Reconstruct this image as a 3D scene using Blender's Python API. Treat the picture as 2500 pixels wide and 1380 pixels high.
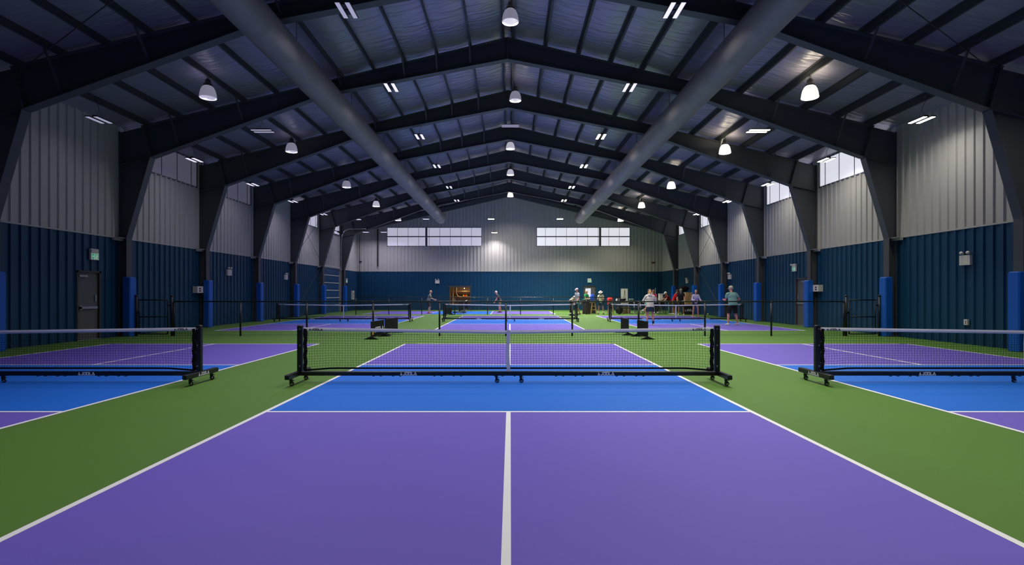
import bpy, math, random
from mathutils import Vector, Matrix, Euler
random.seed(7)
PI = math.pi
sc = bpy.context.scene
COL = sc.collection
for o in list(bpy.data.objects):
    bpy.data.objects.remove(o)

# ------------------------------------------------------------------ camera, world, exposure
F = 1305.0                      # focal length in pixels of the 2500 px wide frame
CH = 1.479                      # camera height
cam_d = bpy.data.cameras.new('camera'); cam = bpy.data.objects.new('camera', cam_d); COL.objects.link(cam)
cam_d.sensor_width = 36; cam_d.lens = 36 * F / 2500
cam_d.shift_x = 4 / 2500; cam_d.shift_y = 25.5 / 2500
cam_d.clip_start = .05; cam_d.clip_end = 200
cam.location = (0, 0, CH); cam.rotation_euler = (PI / 2, 0, 0)
sc.camera = cam
w = bpy.data.worlds.new('world'); sc.world = w; w.use_nodes = True
w.node_tree.nodes['Background'].inputs[0].default_value = (.55, .6, .75, 1)
w.node_tree.nodes['Background'].inputs[1].default_value = .25
sc.view_settings.view_transform = 'Standard'; sc.view_settings.look = 'None'
sc.view_settings.gamma = 1; sc.view_settings.use_curve_mapping = False
sc.view_settings.exposure = 0.45
LED_W = 155.0        # watts of one bay light
BELL_E = .75         # glow of the bell lamp shades
WIN_E = .5          # daylight coming through the translucent panels

XC = -.09            # building centre line
HW = 13.25           # half width
YB = 46.3            # back wall
YF = -6.0
def roof(u): return 10.35 - .2424 * abs(u)
FRAMES = [-.75, 4.0, 8.75, 13.5, 18.25, 23.0, 27.75, 32.5, 37.25, 42.0]
def dim(x, y=20):    # lamp power scaled by place, lowered so the near left comes out darker
    tab = [(-12.5, .03), (-9, .14), (-4, .62), (0, .9), (4, .95), (9, .38), (12.5, .5)]
    for (a, p), (b, q) in zip(tab[:-1], tab[1:]):
        if x <= b: v = p + (q-p) * max(0, (x-a)/(b-a)); break
    far = max(0, min(1, (y - 16) / 24))
    if x < -2: v = v*(1-far) + .42*far
    return v * (1 + 1.3*max(0, (y-30)/12))
def tint(x, base=(1, .965, .92)):  # lamp colour pushed to violet leftwards, so that side turns darker and bluer
    t = max(0, min(1, (4 - x) / 14))
    return tuple(base[i] * (1 - t) + (.78, .72, 1.0)[i] * t for i in range(3))

# ------------------------------------------------------------------ materials
def srgb(r, g, b):
    f = lambda c: (c / 255 / 12.92) if c / 255 <= .04045 else ((c / 255 + .055) / 1.055) ** 2.4
    return (f(r), f(g), f(b), 1)
MATS = {}
def mat(name, col, rough=.5, metal=0, emis=None, es=0, spec=.5, noise=0, nscale=8, bump=0, bscale=40, bstretch=None, alpha=None):
    if name in MATS: return MATS[name]
    m = bpy.data.materials.new(name); m.use_nodes = True; nt = m.node_tree
    b = nt.nodes['Principled BSDF']
    if len(col) == 3: col = (*col, 1)
    b.inputs['Base Color'].default_value = col
    b.inputs['Roughness'].default_value = rough; b.inputs['Metallic'].default_value = metal
    b.inputs['Specular IOR Level'].default_value = spec
    if emis: b.inputs['Emission Color'].default_value = (*emis[:3], 1); b.inputs['Emission Strength'].default_value = es
    if noise or bump:
        tc = nt.nodes.new('ShaderNodeTexCoord'); mp = nt.nodes.new('ShaderNodeMapping')
        nt.links.new(tc.outputs['Object'], mp.inputs[0])
        if bstretch: mp.inputs['Scale'].default_value = bstretch
    if noise:
        n = nt.nodes.new('ShaderNodeTexNoise'); n.inputs['Scale'].default_value = nscale; n.inputs['Detail'].default_value = 5
        nt.links.new(mp.outputs[0], n.inputs['Vector'])
        mx = nt.nodes.new('ShaderNodeMix'); mx.data_type = 'RGBA'
        mx.inputs[6].default_value = tuple(c * (1 - noise) for c in col[:3]) + (1,)
        mx.inputs[7].default_value = tuple(min(1, c * (1 + noise)) for c in col[:3]) + (1,)
        nt.links.new(n.outputs[0], mx.inputs[0]); nt.links.new(mx.outputs[2], b.inputs['Base Color'])
    if bump:
        n2 = nt.nodes.new('ShaderNodeTexNoise'); n2.inputs['Scale'].default_value = bscale; n2.inputs['Detail'].default_value = 3
        nt.links.new(mp.outputs[0], n2.inputs['Vector'])
        bp = nt.nodes.new('ShaderNodeBump'); bp.inputs['Strength'].default_value = bump; bp.inputs['Distance'].default_value = .02
        nt.links.new(n2.outputs[0], bp.inputs['Height']); nt.links.new(bp.outputs[0], b.inputs['Normal'])
    MATS[name] = m; return m
GREEN = mat('green_paint', srgb(86, 125, 47), .58, spec=.28, noise=.06, nscale=.9, bump=.05, bscale=300)
PURPLE = mat('purple_paint', srgb(111, 94, 190), .58, spec=.28, noise=.05, nscale=.9, bump=.05, bscale=300)
BLUE = mat('blue_paint', srgb(27, 108, 208), .58, spec=.28, noise=.05, nscale=.9, bump=.05, bscale=300)
LINE = mat('line_paint', srgb(240, 240, 236), .6, spec=.3)
WHITEW = mat('pale_cladding', srgb(184, 180, 172), .42, spec=.4, noise=.04, nscale=2)
BLUEW = mat('navy_cladding', srgb(8, 62, 94), .42, spec=.45, noise=.06, nscale=2)
STEEL = mat('charcoal_steel', srgb(80, 82, 85), .5, spec=.35, noise=.08, nscale=3)
PURL = mat('purlin_steel', srgb(64, 66, 68), .5, spec=.35)
DUCT = mat('duct_fabric', srgb(138, 131, 130), .5, spec=.4, noise=.05, nscale=4)
PAD = mat('blue_vinyl', srgb(12, 92, 190), .4, spec=.5)
BLACK = mat('black_powdercoat', srgb(17, 18, 22), .38, spec=.5)
BLACKM = mat('black_fabric', srgb(14, 15, 18), .8, spec=.2)
STRING = mat('net_string', srgb(12, 13, 16), .85, spec=.15)
TAPE = mat('white_vinyl', srgb(222, 218, 226), .55, bump=.25, bscale=14, bstretch=(.25, 1, 1))
LOGOW = mat('white_print', srgb(235, 235, 238), .5)
LOGOK = mat('black_print', srgb(14, 14, 18), .5)
YEL = mat('yellow_print', srgb(225, 170, 40), .5)
WIRE = mat('black_chain_link', srgb(16, 17, 19), .5)
CHROME = mat('grey_metal', srgb(170, 170, 175), .3, .8)
PLASTIC = mat('offwhite_plastic', srgb(214, 208, 198), .45)
DOORG = mat('grey_door_paint', srgb(92, 90, 92), .45)
FRAMEG = mat('dark_door_frame', srgb(66, 62, 60), .5)
LEDE = mat('led_tube', (1, 1, 1), .5, emis=(1, .98, .95), es=9)
LEDD = mat('led_tube_dim', (.5, .5, .6), .5, emis=(.80, .76, 1), es=.8)  # this and the next: same tubes, violet darkening put into colour and glow
LEDL = mat('led_tube_low', (.5, .5, .6), .5, emis=(.72, .68, .95), es=.3)
def bellmat(k):  # dim and low copies: weaker violet glow that darkens left and near lamps
    t = {0: ('bell_glass', (1, .97, .88), BELL_E), 1: ('bell_glass_dim', (.88, .84, .98), .32), 2: ('bell_glass_low', (.72, .68, .9), .16)}[k]
    return mat(t[0], (.8, .8, .8), .3, emis=t[1], es=t[2])
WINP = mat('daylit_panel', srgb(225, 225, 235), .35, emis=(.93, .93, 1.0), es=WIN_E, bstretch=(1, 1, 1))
WINL = mat('daylit_panel_low', srgb(120, 118, 140), .35, emis=(.62, .60, .80), es=.06)  # same panel as daylit_panel, darkening put into its base colour and glow
WINM = mat('daylit_panel_mid', srgb(200, 198, 215), .35, emis=(.85, .83, 1.0), es=.33)  # milder copy of that panel, partly darkened in colour and glow
SEAM = mat('panel_seam', srgb(96, 96, 104), .5)
WOOD = mat('light_wood', srgb(188, 146, 84), .5, noise=.15, nscale=20)
BROWN = mat('brown_board', srgb(112, 88, 66), .6, noise=.15, nscale=6)
CARD = mat('cardboard', srgb(176, 138, 96), .75, noise=.08, nscale=10)
BALL = mat('ball_yellow', srgb(205, 240, 40), .45, emis=None)
GREENS = mat('exit_green', srgb(40, 150, 96), .4, emis=(.05, .5, .25), es=.25)
SIGNW = mat('exit_white', srgb(230, 235, 230), .4, emis=(.9, 1, .95), es=.15)
RED = mat('red_cloth', srgb(214, 38, 40), .8)

# ceiling liner: vapour barrier film with slack wrinkles
def ceil_mat():
    m = bpy.data.materials.new('insulation_film'); m.use_nodes = True; nt = m.node_tree
    b = nt.nodes['Principled BSDF']; L = nt.links.new
    b.inputs['Base Color'].default_value = srgb(150, 146, 160); b.inputs['Roughness'].default_value = .32
    b.inputs['Specular IOR Level'].default_value = .75; b.inputs['Metallic'].default_value = .2
    tc = nt.nodes.new('ShaderNodeTexCoord'); mp = nt.nodes.new('ShaderNodeMapping'); mp.inputs['Scale'].default_value = (.5, 2.6, .5)
    n = nt.nodes.new('ShaderNodeTexNoise'); n.inputs['Scale'].default_value = 2.2; n.inputs['Detail'].default_value = 3; n.inputs['Distortion'].default_value = .6
    bp = nt.nodes.new('ShaderNodeBump'); bp.inputs['Strength'].default_value = .55; bp.inputs['Distance'].default_value = .08
    L(tc.outputs['Object'], mp.inputs[0]); L(mp.outputs[0], n.inputs['Vector']); L(n.outputs[0], bp.inputs['Height']); L(bp.outputs[0], b.inputs['Normal'])
    return m
CEIL = ceil_mat()

# ------------------------------------------------------------------ mesh helpers
class MB:
    def __init__(s): s.v = []; s.f = []
    def add(s, vs, fs):
        k = len(s.v); s.v += [tuple(v) for v in vs]; s.f += [tuple(i + k for i in f) for f in fs]; return s
    def box(s, x0, y0, z0, x1, y1, z1):
        return s.add([(x0,y0,z0),(x1,y0,z0),(x1,y1,z0),(x0,y1,z0),(x0,y0,z1),(x1,y0,z1),(x1,y1,z1),(x0,y1,z1)],
                     [(0,3,2,1),(4,5,6,7),(0,1,5,4),(1,2,6,5),(2,3,7,6),(3,0,4,7)])
    def cbox(s, c, d, bev=0):
        x, y, z = c; a, b, h = d[0]/2, d[1]/2, d[2]/2
        if not bev: return s.box(x-a, y-b, z-h, x+a, y+b, z+h)
        e = bev; pr = []
        for (zz, k) in ((-h, e), (-h+e, 0), (h-e, 0), (h, e)):
            A, B = a-k, b-k
            pr.append([(x-A+e,y-B,z+zz),(x+A-e,y-B,z+zz),(x+A,y-B+e,z+zz),(x+A,y+B-e,z+zz),(x+A-e,y+B,z+zz),(x-A+e,y+B,z+zz),(x-A,y+B-e,z+zz),(x-A,y-B+e,z+zz)])
        return s.rings(pr)
    def rings(s, rs, cap=True, close=True):
        n = len(rs[0]); vs = [p for r in rs for p in r]; fs = []
        for i in range(len(rs)-1):
            for j in range(n if close else n-1):
                fs.append((i*n+j, i*n+(j+1)%n, (i+1)*n+(j+1)%n, (i+1)*n+j))
        if cap: fs.append(tuple(range(n-1, -1, -1))); fs.append(tuple((len(rs)-1)*n+j for j in range(n)))
        return s.add(vs, fs)
    def tube(s, p, q, r, n=8, r2=None, cap=True):
        p, q = Vector(p), Vector(q); d = (q-p).normalized()
        u = d.orthogonal().normalized(); w_ = d.cross(u); r2 = r if r2 is None else r2
        R = lambda c, rr: [tuple(c + (u*math.cos(2*PI*i/n) + w_*math.sin(2*PI*i/n))*rr) for i in range(n)]
        return s.rings([R(p, r), R(q, r2)], cap)
    def path(s, pts, r, n=6):
        pts = [Vector(p) for p in pts]; rs = []; u = None
        for i, p in enumerate(pts):
            d = (pts[min(i+1, len(pts)-1)] - pts[max(i-1, 0)]).normalized()
            if u is None: u = d.orthogonal().normalized()
            u = (u - d*u.dot(d)).normalized(); w_ = d.cross(u)
            rs.append([tuple(p + (u*math.cos(2*PI*k/n) + w_*math.sin(2*PI*k/n))*r) for k in range(n)])
        return s.rings(rs)
    def bar(s, p, q, w_, h, up=(0,0,1)):
        p, q = Vector(p), Vector(q); d = (q-p).normalized(); up = Vector(up)
        a = d.cross(up).normalized()*w_/2; b = a.cross(d).normalized()*h/2
        R = lambda c: [tuple(c-a-b), tuple(c+a-b), tuple(c+a+b), tuple(c-a+b)]
        return s.rings([R(p), R(q)])
    def lathe(s, prof, c=(0,0,0), n=24, cap=True):
        return s.rings([[(c[0]+r*math.cos(2*PI*i/n), c[1]+r*math.sin(2*PI*i/n), c[2]+z) for i in range(n)] for r, z in prof], cap)
    def ell(s, c, r, rot=None, n=14, m=9):
        M = rot if rot is not None else Matrix.Identity(3)
        rs = []
        for i in range(1, m):
            th = PI*i/m
            rs.append([tuple(Vector(c) + M @ Vector((r[0]*math.sin(th)*math.cos(2*PI*k/n), r[1]*math.sin(th)*math.sin(2*PI*k/n), -r[2]*math.cos(th)))) for k in range(n)])
        return s.rings(rs)
    def cap_(s, a, b, ra, rb, n=12):        # tapered capsule
        a, b = Vector(a), Vector(b); s.tube(a, b, ra, n, rb); s.ell(a, (ra,)*3, None, n, 8); s.ell(b, (rb,)*3, None, n, 8); return s
    def frust(s, a, b, ra, rb, side=(1,0,0), n=16):   # elliptical frustum; ra=(side, depth)
        a, b = Vector(a), Vector(b); d = (b-a).normalized(); sd = Vector(side); sd = (sd - d*sd.dot(d)).normalized(); w_ = d.cross(sd)
        R = lambda c, r: [tuple(c + sd*r[0]*math.cos(2*PI*i/n) + w_*r[1]*math.sin(2*PI*i/n)) for i in range(n)]
        return s.rings([R(a, ra), R(b, rb)])
    def poly(s, pts, y0, y1):               # polygon in XZ extruded along Y
        n = len(pts); vs = [(x, y0, z) for x, z in pts] + [(x, y1, z) for x, z in pts]
        fs = [tuple(range(n)), tuple(range(2*n-1, n-1, -1))] + [(i, i+n, (i+1)%n+n, (i+1)%n) for i in range(n)]
        return s.add(vs, fs)
    def mirror_x(s):
        k = MB(); k.v = s.v + [(-x, y, z) for x, y, z in s.v]; n = len(s.v); k.f = s.f + [tuple(i+n for i in reversed(f)) for f in s.f]; return k
    def build(s, name, m, parent=None, smooth=False, loc=None, flat_angle=None):
        me = bpy.data.meshes.new(name); me.from_pydata(s.v, [], s.f); me.update()
        me.materials.append(m)
        if smooth: me.polygons.foreach_set('use_smooth', [True]*len(me.polygons))
        o = bpy.data.objects.new(name, me); COL.objects.link(o)
        if parent: o.parent = parent
        if loc: o.location = loc
        return o
def tag(o, label=None, cat=None, group=None, kind=None):
    if label: o['label'] = label
    if cat: o['category'] = cat
    if group: o['group'] = group
    if kind: o['kind'] = kind
    return o
def thing(name, loc, label, cat, group=None, rz=0):
    e = bpy.data.objects.new(name, None); e.empty_display_size = .2; COL.objects.link(e)
    e.location = loc; e.rotation_euler = (0, 0, rz); return tag(e, label, cat, group)
KIDS = {}
def dup(o, parent=None):
    c = o.copy(); COL.objects.link(c); c.parent = parent
    for ch in list(o.children): dup(ch, c)
    return c
def gz(px, z): return (px - 1246) * z / F        # photo column -> metres at depth z
ORD = ['nearest', 'second nearest', 'third nearest', 'fourth nearest', 'fifth nearest', 'sixth nearest', 'seventh nearest', 'eighth nearest', 'ninth nearest', 'tenth nearest']

# ------------------------------------------------------------------ lettering: the wordmark is drawn with strokes
GL = {'J': [[(.15,.22),(.15,.1),(.3,.1),(.6,.1),(.75,.1),(.75,.9)]],
      'O': [[(.12,.1),(.88,.1),(.88,.9),(.12,.9),(.12,.1)]],
      'L': [[(.15,.9),(.15,.1),(.85,.1)]],
      'A': [[(.02,.1),(.5,.9),(.98,.1),(.5,.1)]],
      'T': [[(.5,.1),(.5,.9)]]}
def logo(m, o, ux, uz, h, nrm, wd=1.0, t=.2, text='JOOLA', mark=True):
    o, ux, uz, nrm = Vector(o), Vector(ux), Vector(uz), Vector(nrm)
    x = 0
    def P(a, b): return o + ux*a*h*wd + uz*b*h
    if mark:      # the triangular emblem: a peaked triangle with a slanting cut
        for tri in ([(.0,.0),(.48,.0),(.62,.28),(.18,.28)], [(.22,.36),(.66,.36),(.5,1.0),(.44,1.0)], [(.58,.0),(.95,.0),(.72,.55)]):
            a = [P(*q) for q in tri]; n = len(a)
            m.add([tuple(q) for q in a] + [tuple(q + nrm*.004) for q in a], [tuple(range(n)), tuple(range(2*n-1, n-1, -1))] + [(i, (i+1)%n, (i+1)%n+n, i+n) for i in range(n)])
        x = 1.2
    for ch in text:
        for st in GL[ch]:
            for (a, b) in zip(st[:-1], st[1:]):
                p, q = P(x+a[0], a[1]), P(x+b[0], b[1]); d = (q-p).normalized()
                m.bar(tuple(p - d*t*h*.4 + nrm*.002), tuple(q + d*t*h*.4 + nrm*.002), t*h, .004, tuple(nrm))
        x += 1.12
    return x * h * wd

# ------------------------------------------------------------------ floor and court paint
fl = MB().box(-HW+XC-.3, YF, -.2, HW+XC+.3, YB+.2, 0).build('floor', GREEN); tag(fl, 'green acrylic sports floor', 'floor', kind='structure')
def rect(m, x0, y0, x1, y1, z, t=.002): m.box(x0, y0, z, x1, y1, z+t)
LW = .055
def court(cx, cy, rot=False):
    # local: length along a (13.41), width along b (6.096)
    def R(m, a0, b0, a1, b1, z):
        if rot: rect(m, cx+a0, cy+b0, cx+a1, cy+b1, z)
        else: rect(m, cx+b0, cy+a0, cx+b1, cy+a1, z)
    A, B, K = 6.705, 3.048, 2.134
    m = MB(); R(m, -A, -B, -K, B, .0005); R(m, K, -B, A, B, .0005); m.build('court_surface', PURPLE, fl)
    m = MB(); R(m, -K, -B, K, B, .0005); m.build('kitchen_surface', BLUE, fl)
    m = MB(); z = .003
    for sgn in (-1, 1):
        R(m, -A, sgn*B - (LW if sgn > 0 else 0), A, sgn*B + (0 if sgn > 0 else LW), z)
        e = sgn*A; R(m, min(e, e-sgn*LW), -B+LW, max(e, e-sgn*LW), B-LW, z)
        e = sgn*K; R(m, min(e, e+sgn*LW), -B+LW, max(e, e+sgn*LW), B-LW, z)
        R(m, *( (-A+LW, -LW/2, -K-LW, LW/2) if sgn < 0 else (K+LW, -LW/2, A-LW, LW/2) ), z)
    m.build('court_line', LINE, fl)
for cx in (-8.57, -.024, 8.45): court(cx, 8.8)
for cx in (-8.55, -.02, 8.52): court(cx, 27.6)
court(-3.55, 40.0, True)

# ------------------------------------------------------------------ corrugated walls
PITCH = .305; RIB = .042
PROF = [(0,0),(.17,0),(.195,1),(.28,1),(.305,0)]
def corr(m, a, b, z0, ztop, place, off=0):
    """ribbed sheet from a to b along the wall; place(t, depth, z) -> xyz"""
    ts = {round(a,5): None, round(b,5): None}
    k = int((a-off)//PITCH) - 1
    def dep(t):
        u = (t-off) % PITCH
        for (p, q) in zip(PROF[:-1], PROF[1:]):
            if p[0] <= u <= q[0] + 1e-6: return RIB*(p[1] + (q[1]-p[1])*(u-p[0])/(q[0]-p[0]))
        return 0
    pts = [a]
    while off + k*PITCH < b:
        for p in PROF[:-1]:
            t = off + k*PITCH + p[0]
            if a + 1e-4 < t < b - 1e-4: pts.append(t)
        k += 1
    pts.append(b); pts = sorted(set(pts))
    vs = []; fs = []
    for t in pts:
        zt = ztop(t) if callable(ztop) else ztop
        vs.append(place(t, dep(t), z0)); vs.append(place(t, dep(t), zt))
    for i in range(len(pts)-1): fs.append((2*i, 2*i+2, 2*i+3, 2*i+1))
    m.add(vs, fs)
def wall(m, a, b, z0, z1, holes, place):
    xs = sorted(set([a, b] + [v for h in holes for v in (h[0], h[1]) if a < v < b] + ([XC] if callable(z1) and a < XC < b else [])))
    for p, q in zip(xs[:-1], xs[1:]):
        mid = (p+q)/2; cuts = sorted([(max(h[2], z0), h[3]) for h in holes if h[0] <= mid <= h[1] and h[3] > z0 and (callable(z1) or h[2] < z1)])
        lo = z0
        for c0, c1 in cuts:
            if c0 > lo + 1e-4: corr(m, p, q, lo, c0, place)
            lo = c1
        if callable(z1) or lo < z1 - 1e-4: corr(m, p, q, lo, z1, place)
WZ = 3.35
EAVE = roof(HW) + .02
XR, XL = XC + HW, XC - HW
sidewin = [(18.55, 22.75), (23.3, 27.45), (32.8, 36.95), (37.55, 41.7)]
WB = 5.97
holes_r = [(a, b, WB, EAVE-.06) for a, b in sidewin] + [(23.62, 24.58, -1, 2.16)]
holes_l = [(a, b, WB, EAVE-.06) for a, b in sidewin] + [(16.38, 17.34, -1, 2.18), (37.6, 41.65, -1, 3.4)]
holes_b = [(gz(945, YB), gz(1176, YB), 5.54, 7.14), (gz(1310, YB), gz(1538, YB), 5.54, 7.14), (6.3, 7.38, -1, 2.1), (-5.22, -3.5, .5, 1.98)]
def side_place(X, s): return lambda t, d, z: (X - s*d, t, z)
for side, X, s, holes in (('right', XR, 1, holes_r), ('left', XL, -1, holes_l)):
    m = MB(); wall(m, YF, YB, 0, WZ, holes, side_place(X, s)); o = m.build('wall_' + side, BLUEW)
    tag(o, f'{side} side wall, navy ribbed metal below pale ribbed metal', 'wall', kind='structure')
    m = MB(); wall(m, YF, YB, WZ, EAVE, holes, side_place(X, s)); m.build('upper_cladding', WHITEW, o)
    m = MB().box(X-s*.045, YF, WZ-.02, X-s*.005, YB, WZ+.025) if s > 0 else MB().box(X+.005, YF, WZ-.02, X+.045, YB, WZ+.025)
    m.build('trim_' + ('1' if s > 0 else '2'), WHITEW, o)
bp_ = lambda t, d, z: (t, YB - d, z)
m = MB(); wall(m, XL, XR, 0, WZ, holes_b, bp_); wb = m.build('wall_back', BLUEW); tag(wb, 'back end wall, navy ribbed metal below pale ribbed metal', 'wall', kind='structure')
m = MB(); wall(m, XL, XR, WZ, lambda t: roof(t-XC)+.02, holes_b, bp_); m.build('upper_cladding', WHITEW, wb)
MB().box(XL, YB-.045, WZ-.02, XR, YB-.005, WZ+.025).build('trim_3', WHITEW, wb)
fp_ = lambda t, d, z: (t, YF + d, z)
m = MB(); wall(m, XL, XR, 0, WZ, [], fp_); wf = m.build('wall_front', BLUEW); tag(wf, 'end wall behind the viewer', 'wall', kind='structure')
m = MB(); wall(m, XL, XR, WZ, lambda t: roof(t-XC)+.02, [], fp_); m.build('upper_cladding', WHITEW, wf)

# ceiling with shallow sag between the purlins
PUR = [.16, 1.27, 2.4, 3.5, 4.57, 5.65, 6.77, 7.89, 9.0, 10.1, 11.2, 12.3]
m = MB(); us = []
edges = [-HW] + [-p for p in reversed(PUR)] + [0] + PUR + [HW]
for a, b in zip(edges[:-1], edges[1:]):
    for k in range(4): us.append((a + (b-a)*k/4, .045*math.sin(PI*k/4) if b-a > .5 else 0))
us.append((HW, 0))
rs = []
ny = 60
for j in range(ny+1):
    y = YF + (YB-YF)*j/ny
    rs.append([(XC+u, y, roof(u) - sg) for u, sg in us])
m.rings(rs, cap=False, close=False)
ce = m.build('ceiling', CEIL, smooth=True); tag(ce, 'sloping roof lined with wrinkled grey insulation film', 'ceiling', kind='structure')
# weather skin above the liner, so that no daylight leaks at the ridge
m = MB()
for s in (-1, 1):
    a, b = (XC, roof(0)+.25), (XC+s*(HW+.4), roof(HW+.4)+.25)
    m.rings([[(a[0], YF-.2, a[1]), (b[0], YF-.2, b[1]), (b[0], YF-.2, b[1]+.04), (a[0], YF-.2, a[1]+.04)], [(a[0], YB+.3, a[1]), (b[0], YB+.3, b[1]), (b[0], YB+.3, b[1]+.04), (a[0], YB+.3, a[1]+.04)]])
m.build('roof_skin', STEEL, ce)

# ------------------------------------------------------------------ windows
def window(n, place, a, b, z0, z1, rail, mull, step, pm, seams_from, label):
    m = MB(); mk = lambda t0, t1, za, zb, d0, d1: m.add([place(t0,d0,za), place(t1,d0,za), place(t1,d1,za), place(t0,d1,za), place(t0,d0,zb), place(t1,d0,zb), place(t1,d1,zb), place(t0,d1,zb)],
                     [(0,3,2,1),(4,5,6,7),(0,1,5,4),(1,2,6,5),(2,3,7,6),(3,0,4,7)])
    mk(a, b, z0, z1, -.03, -.01); o = m.build('window_%d' % n, pm); tag(o, label, 'window', kind='structure')
    m = MB(); mk = lambda t0, t1, za, zb, d0, d1: m.add([place(t0,d0,za), place(t1,d0,za), place(t1,d1,za), place(t0,d1,za), place(t0,d0,zb), place(t1,d0,zb), place(t1,d1,zb), place(t0,d1,zb)],
                     [(0,3,2,1),(4,5,6,7),(0,1,5,4),(1,2,6,5),(2,3,7,6),(3,0,4,7)])
    for t in (a, b): mk(t-.03, t+.03, z0-.03, z1+.03, -.02, .03)
    mk(a, b, z0-.035, z0+.02, -.02, .03); mk(a, b, z1-.02, z1+.035, -.02, .03)
    m.build('window_frame', SEAM, o)
    m = MB(); mk = lambda t0, t1, za, zb, d0, d1: m.add([place(t0,d0,za), place(t1,d0,za), place(t1,d1,za), place(t0,d1,za), place(t0,d0,zb), place(t1,d0,zb), place(t1,d1,zb), place(t0,d1,zb)],
                     [(0,3,2,1),(4,5,6,7),(0,1,5,4),(1,2,6,5),(2,3,7,6),(3,0,4,7)])
    t = seams_from
    while t < b - .1:
        if t > a + .05: mk(t-.014, t+.014, z0, z1, -.012, .004)
        t += step
    if rail: mk(a, b, rail-.045, rail+.045, -.012, .02)
    for q in mull: mk(q-.09, q+.09, z0-.03, z1+.03, -.012, .04)
    m.build('glazing_bar', SEAM, o)
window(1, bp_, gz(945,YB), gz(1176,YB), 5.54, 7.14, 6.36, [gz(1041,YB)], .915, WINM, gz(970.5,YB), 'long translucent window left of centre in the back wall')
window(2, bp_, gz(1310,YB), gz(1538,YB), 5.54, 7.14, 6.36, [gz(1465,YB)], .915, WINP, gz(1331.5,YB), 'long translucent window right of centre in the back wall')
k = 3
for side, X, s in (('right', XR, 1), ('left', XL, -1)):
    for i, (a, b) in enumerate(sidewin):
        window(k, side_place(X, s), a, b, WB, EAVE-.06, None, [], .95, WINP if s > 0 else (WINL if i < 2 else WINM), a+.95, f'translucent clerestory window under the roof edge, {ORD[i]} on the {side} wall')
        k += 1

# ------------------------------------------------------------------ steel frames
def seg(m, p, q, w_=.27, t=.022):     # flange plate along an XZ segment
    p, q = Vector((p[0], 0, p[1])), Vector((q[0], 0, q[1])); m.bar(p, q, w_, t, (q-p).cross(Vector((0,1,0))).normalized())
def col_mb(s):
    m = MB(); P = [(12.94,0),(13.2,0),(13.2,6.96),(12.42,7.15),(12.14,6.09),(12.94,3.35)]
    m.poly([(s*x, z) for x, z in P], -.008, .008)
    S = lambda a, b, **k: seg(m, (s*a[0], a[1]), (s*b[0], b[1]), **k)
    S((12.93,0), (12.93,3.37)); S((12.93,3.35), (12.13,6.1)); S((13.2,0), (13.2,6.96), w_=.2)
    S((12.14,6.07), (13.2,5.85), w_=.25); S((12.13,6.07), (12.42,7.16), w_=.25, t=.03)
    m.box(min(s*12.82, s*13.22), -.17, 0, max(s*12.82, s*13.22), .17, .03)
    return m
def raf_mb(s):
    m = MB(); P = [(12.14,6.1),(12.42,7.15),(0,10.15),(0,9.43),(6.2,8.24)]
    m.poly([(s*x, z) for x, z in P], -.008, .008)
    S = lambda a, b, **k: seg(m, (s*a[0], a[1]), (s*b[0], b[1]), **k)
    S((12.44,7.14), (0,10.15)); S((12.1,6.1), (6.2,8.24)); S((6.2,8.24), (0,9.43)); S((12.1,6.1), (12.39,7.13), w_=.25, t=.03)
    S((.012,9.42), (.012,10.14), w_=.25); S((6.2,8.25), (6.32,8.6), w_=.2, t=.012)
    # bolts of the splice plates
    for (x, z0, z1) in ((12.16, 6.2, 7.0),):
        for k in range(5):
            z = z0 + (z1-z0)*k/4; xx = s*(12.1 + .27*(z-6.1)/1.03)
            for y in (-.09, .09): m.tube((xx-s*.05, y, z), (xx, y, z), .014, 6)
    return m
def brace_mb(s, u):
    m = MB(); zb = 9.43 - .192*u if u < 6.2 else 8.24 - .362*(u-6.2)
    m.bar((s*u, -.03, zb+.05), (s*u, -.56, roof(u)-.2), .05, .012); m.bar((s*(u+.02), -.03, zb+.05), (s*(u+.02), -.56, roof(u)-.2), .012, .05)
    return m
f0 = None
for i, y in enumerate(FRAMES):
    if f0 is None:
        f0 = thing('steel_portal_frame', (XC, y, 0), '', 'steel frame', 'tapered steel frames spanning the hall')
        for s in (-1, 1):
            c = col_mb(s).build('column', STEEL, f0); raf_mb(s).build('rafter', STEEL, f0)
            g = MB(); g.box(min(s*12.98, s*13.19), -.42, 3.33, max(s*12.98, s*13.19), 0, 3.345); g.box(min(s*13.1, s*13.19), -.42, 3.25, max(s*13.1, s*13.19), -.01, 3.34); g.build('girt_clip', WHITEW, c)
            for u in ((1.27, 2.4, 3.5, 5.65, 9.0, 11.2) if s < 0 else (9.0, 11.2)): brace_mb(s, u).build('flange_brace', CHROME if False else STEEL, f0)
        f = f0
    else:
        f = dup(f0)
    f.location = (XC, y, 0)
    if i < 3: f['label'] = ['charcoal steel frame behind the viewer', 'charcoal steel frame above the nearest purple court', 'charcoal tapered steel frame crossing the very top of the picture'][i]
    else: f['label'] = f'charcoal tapered steel frame with a peaked beam, {ORD[i-3]} one standing wholly in view' if i < 9 else 'charcoal tapered steel frame farthest away, next to the back wall'
# end wall beam lying against the back wall
m = MB()
for s in (-1, 1):
    P = [(0, roof(0)-.55), (s*HW, roof(HW)-.45), (s*HW, roof(HW)-.05), (0, roof(0)-.2)]
    m.poly([(XC+x, z) for x, z in P], YB-.36, YB-.345)
    for dz in (-.5, ): m.bar((XC, YB-.22, roof(0)-.54), (XC+s*HW, YB-.22, roof(HW)-.44), .3, .02)
tag(m.build('end_rafter', STEEL), 'dark sloping end beam against the top of the back wall', 'beam')

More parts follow.
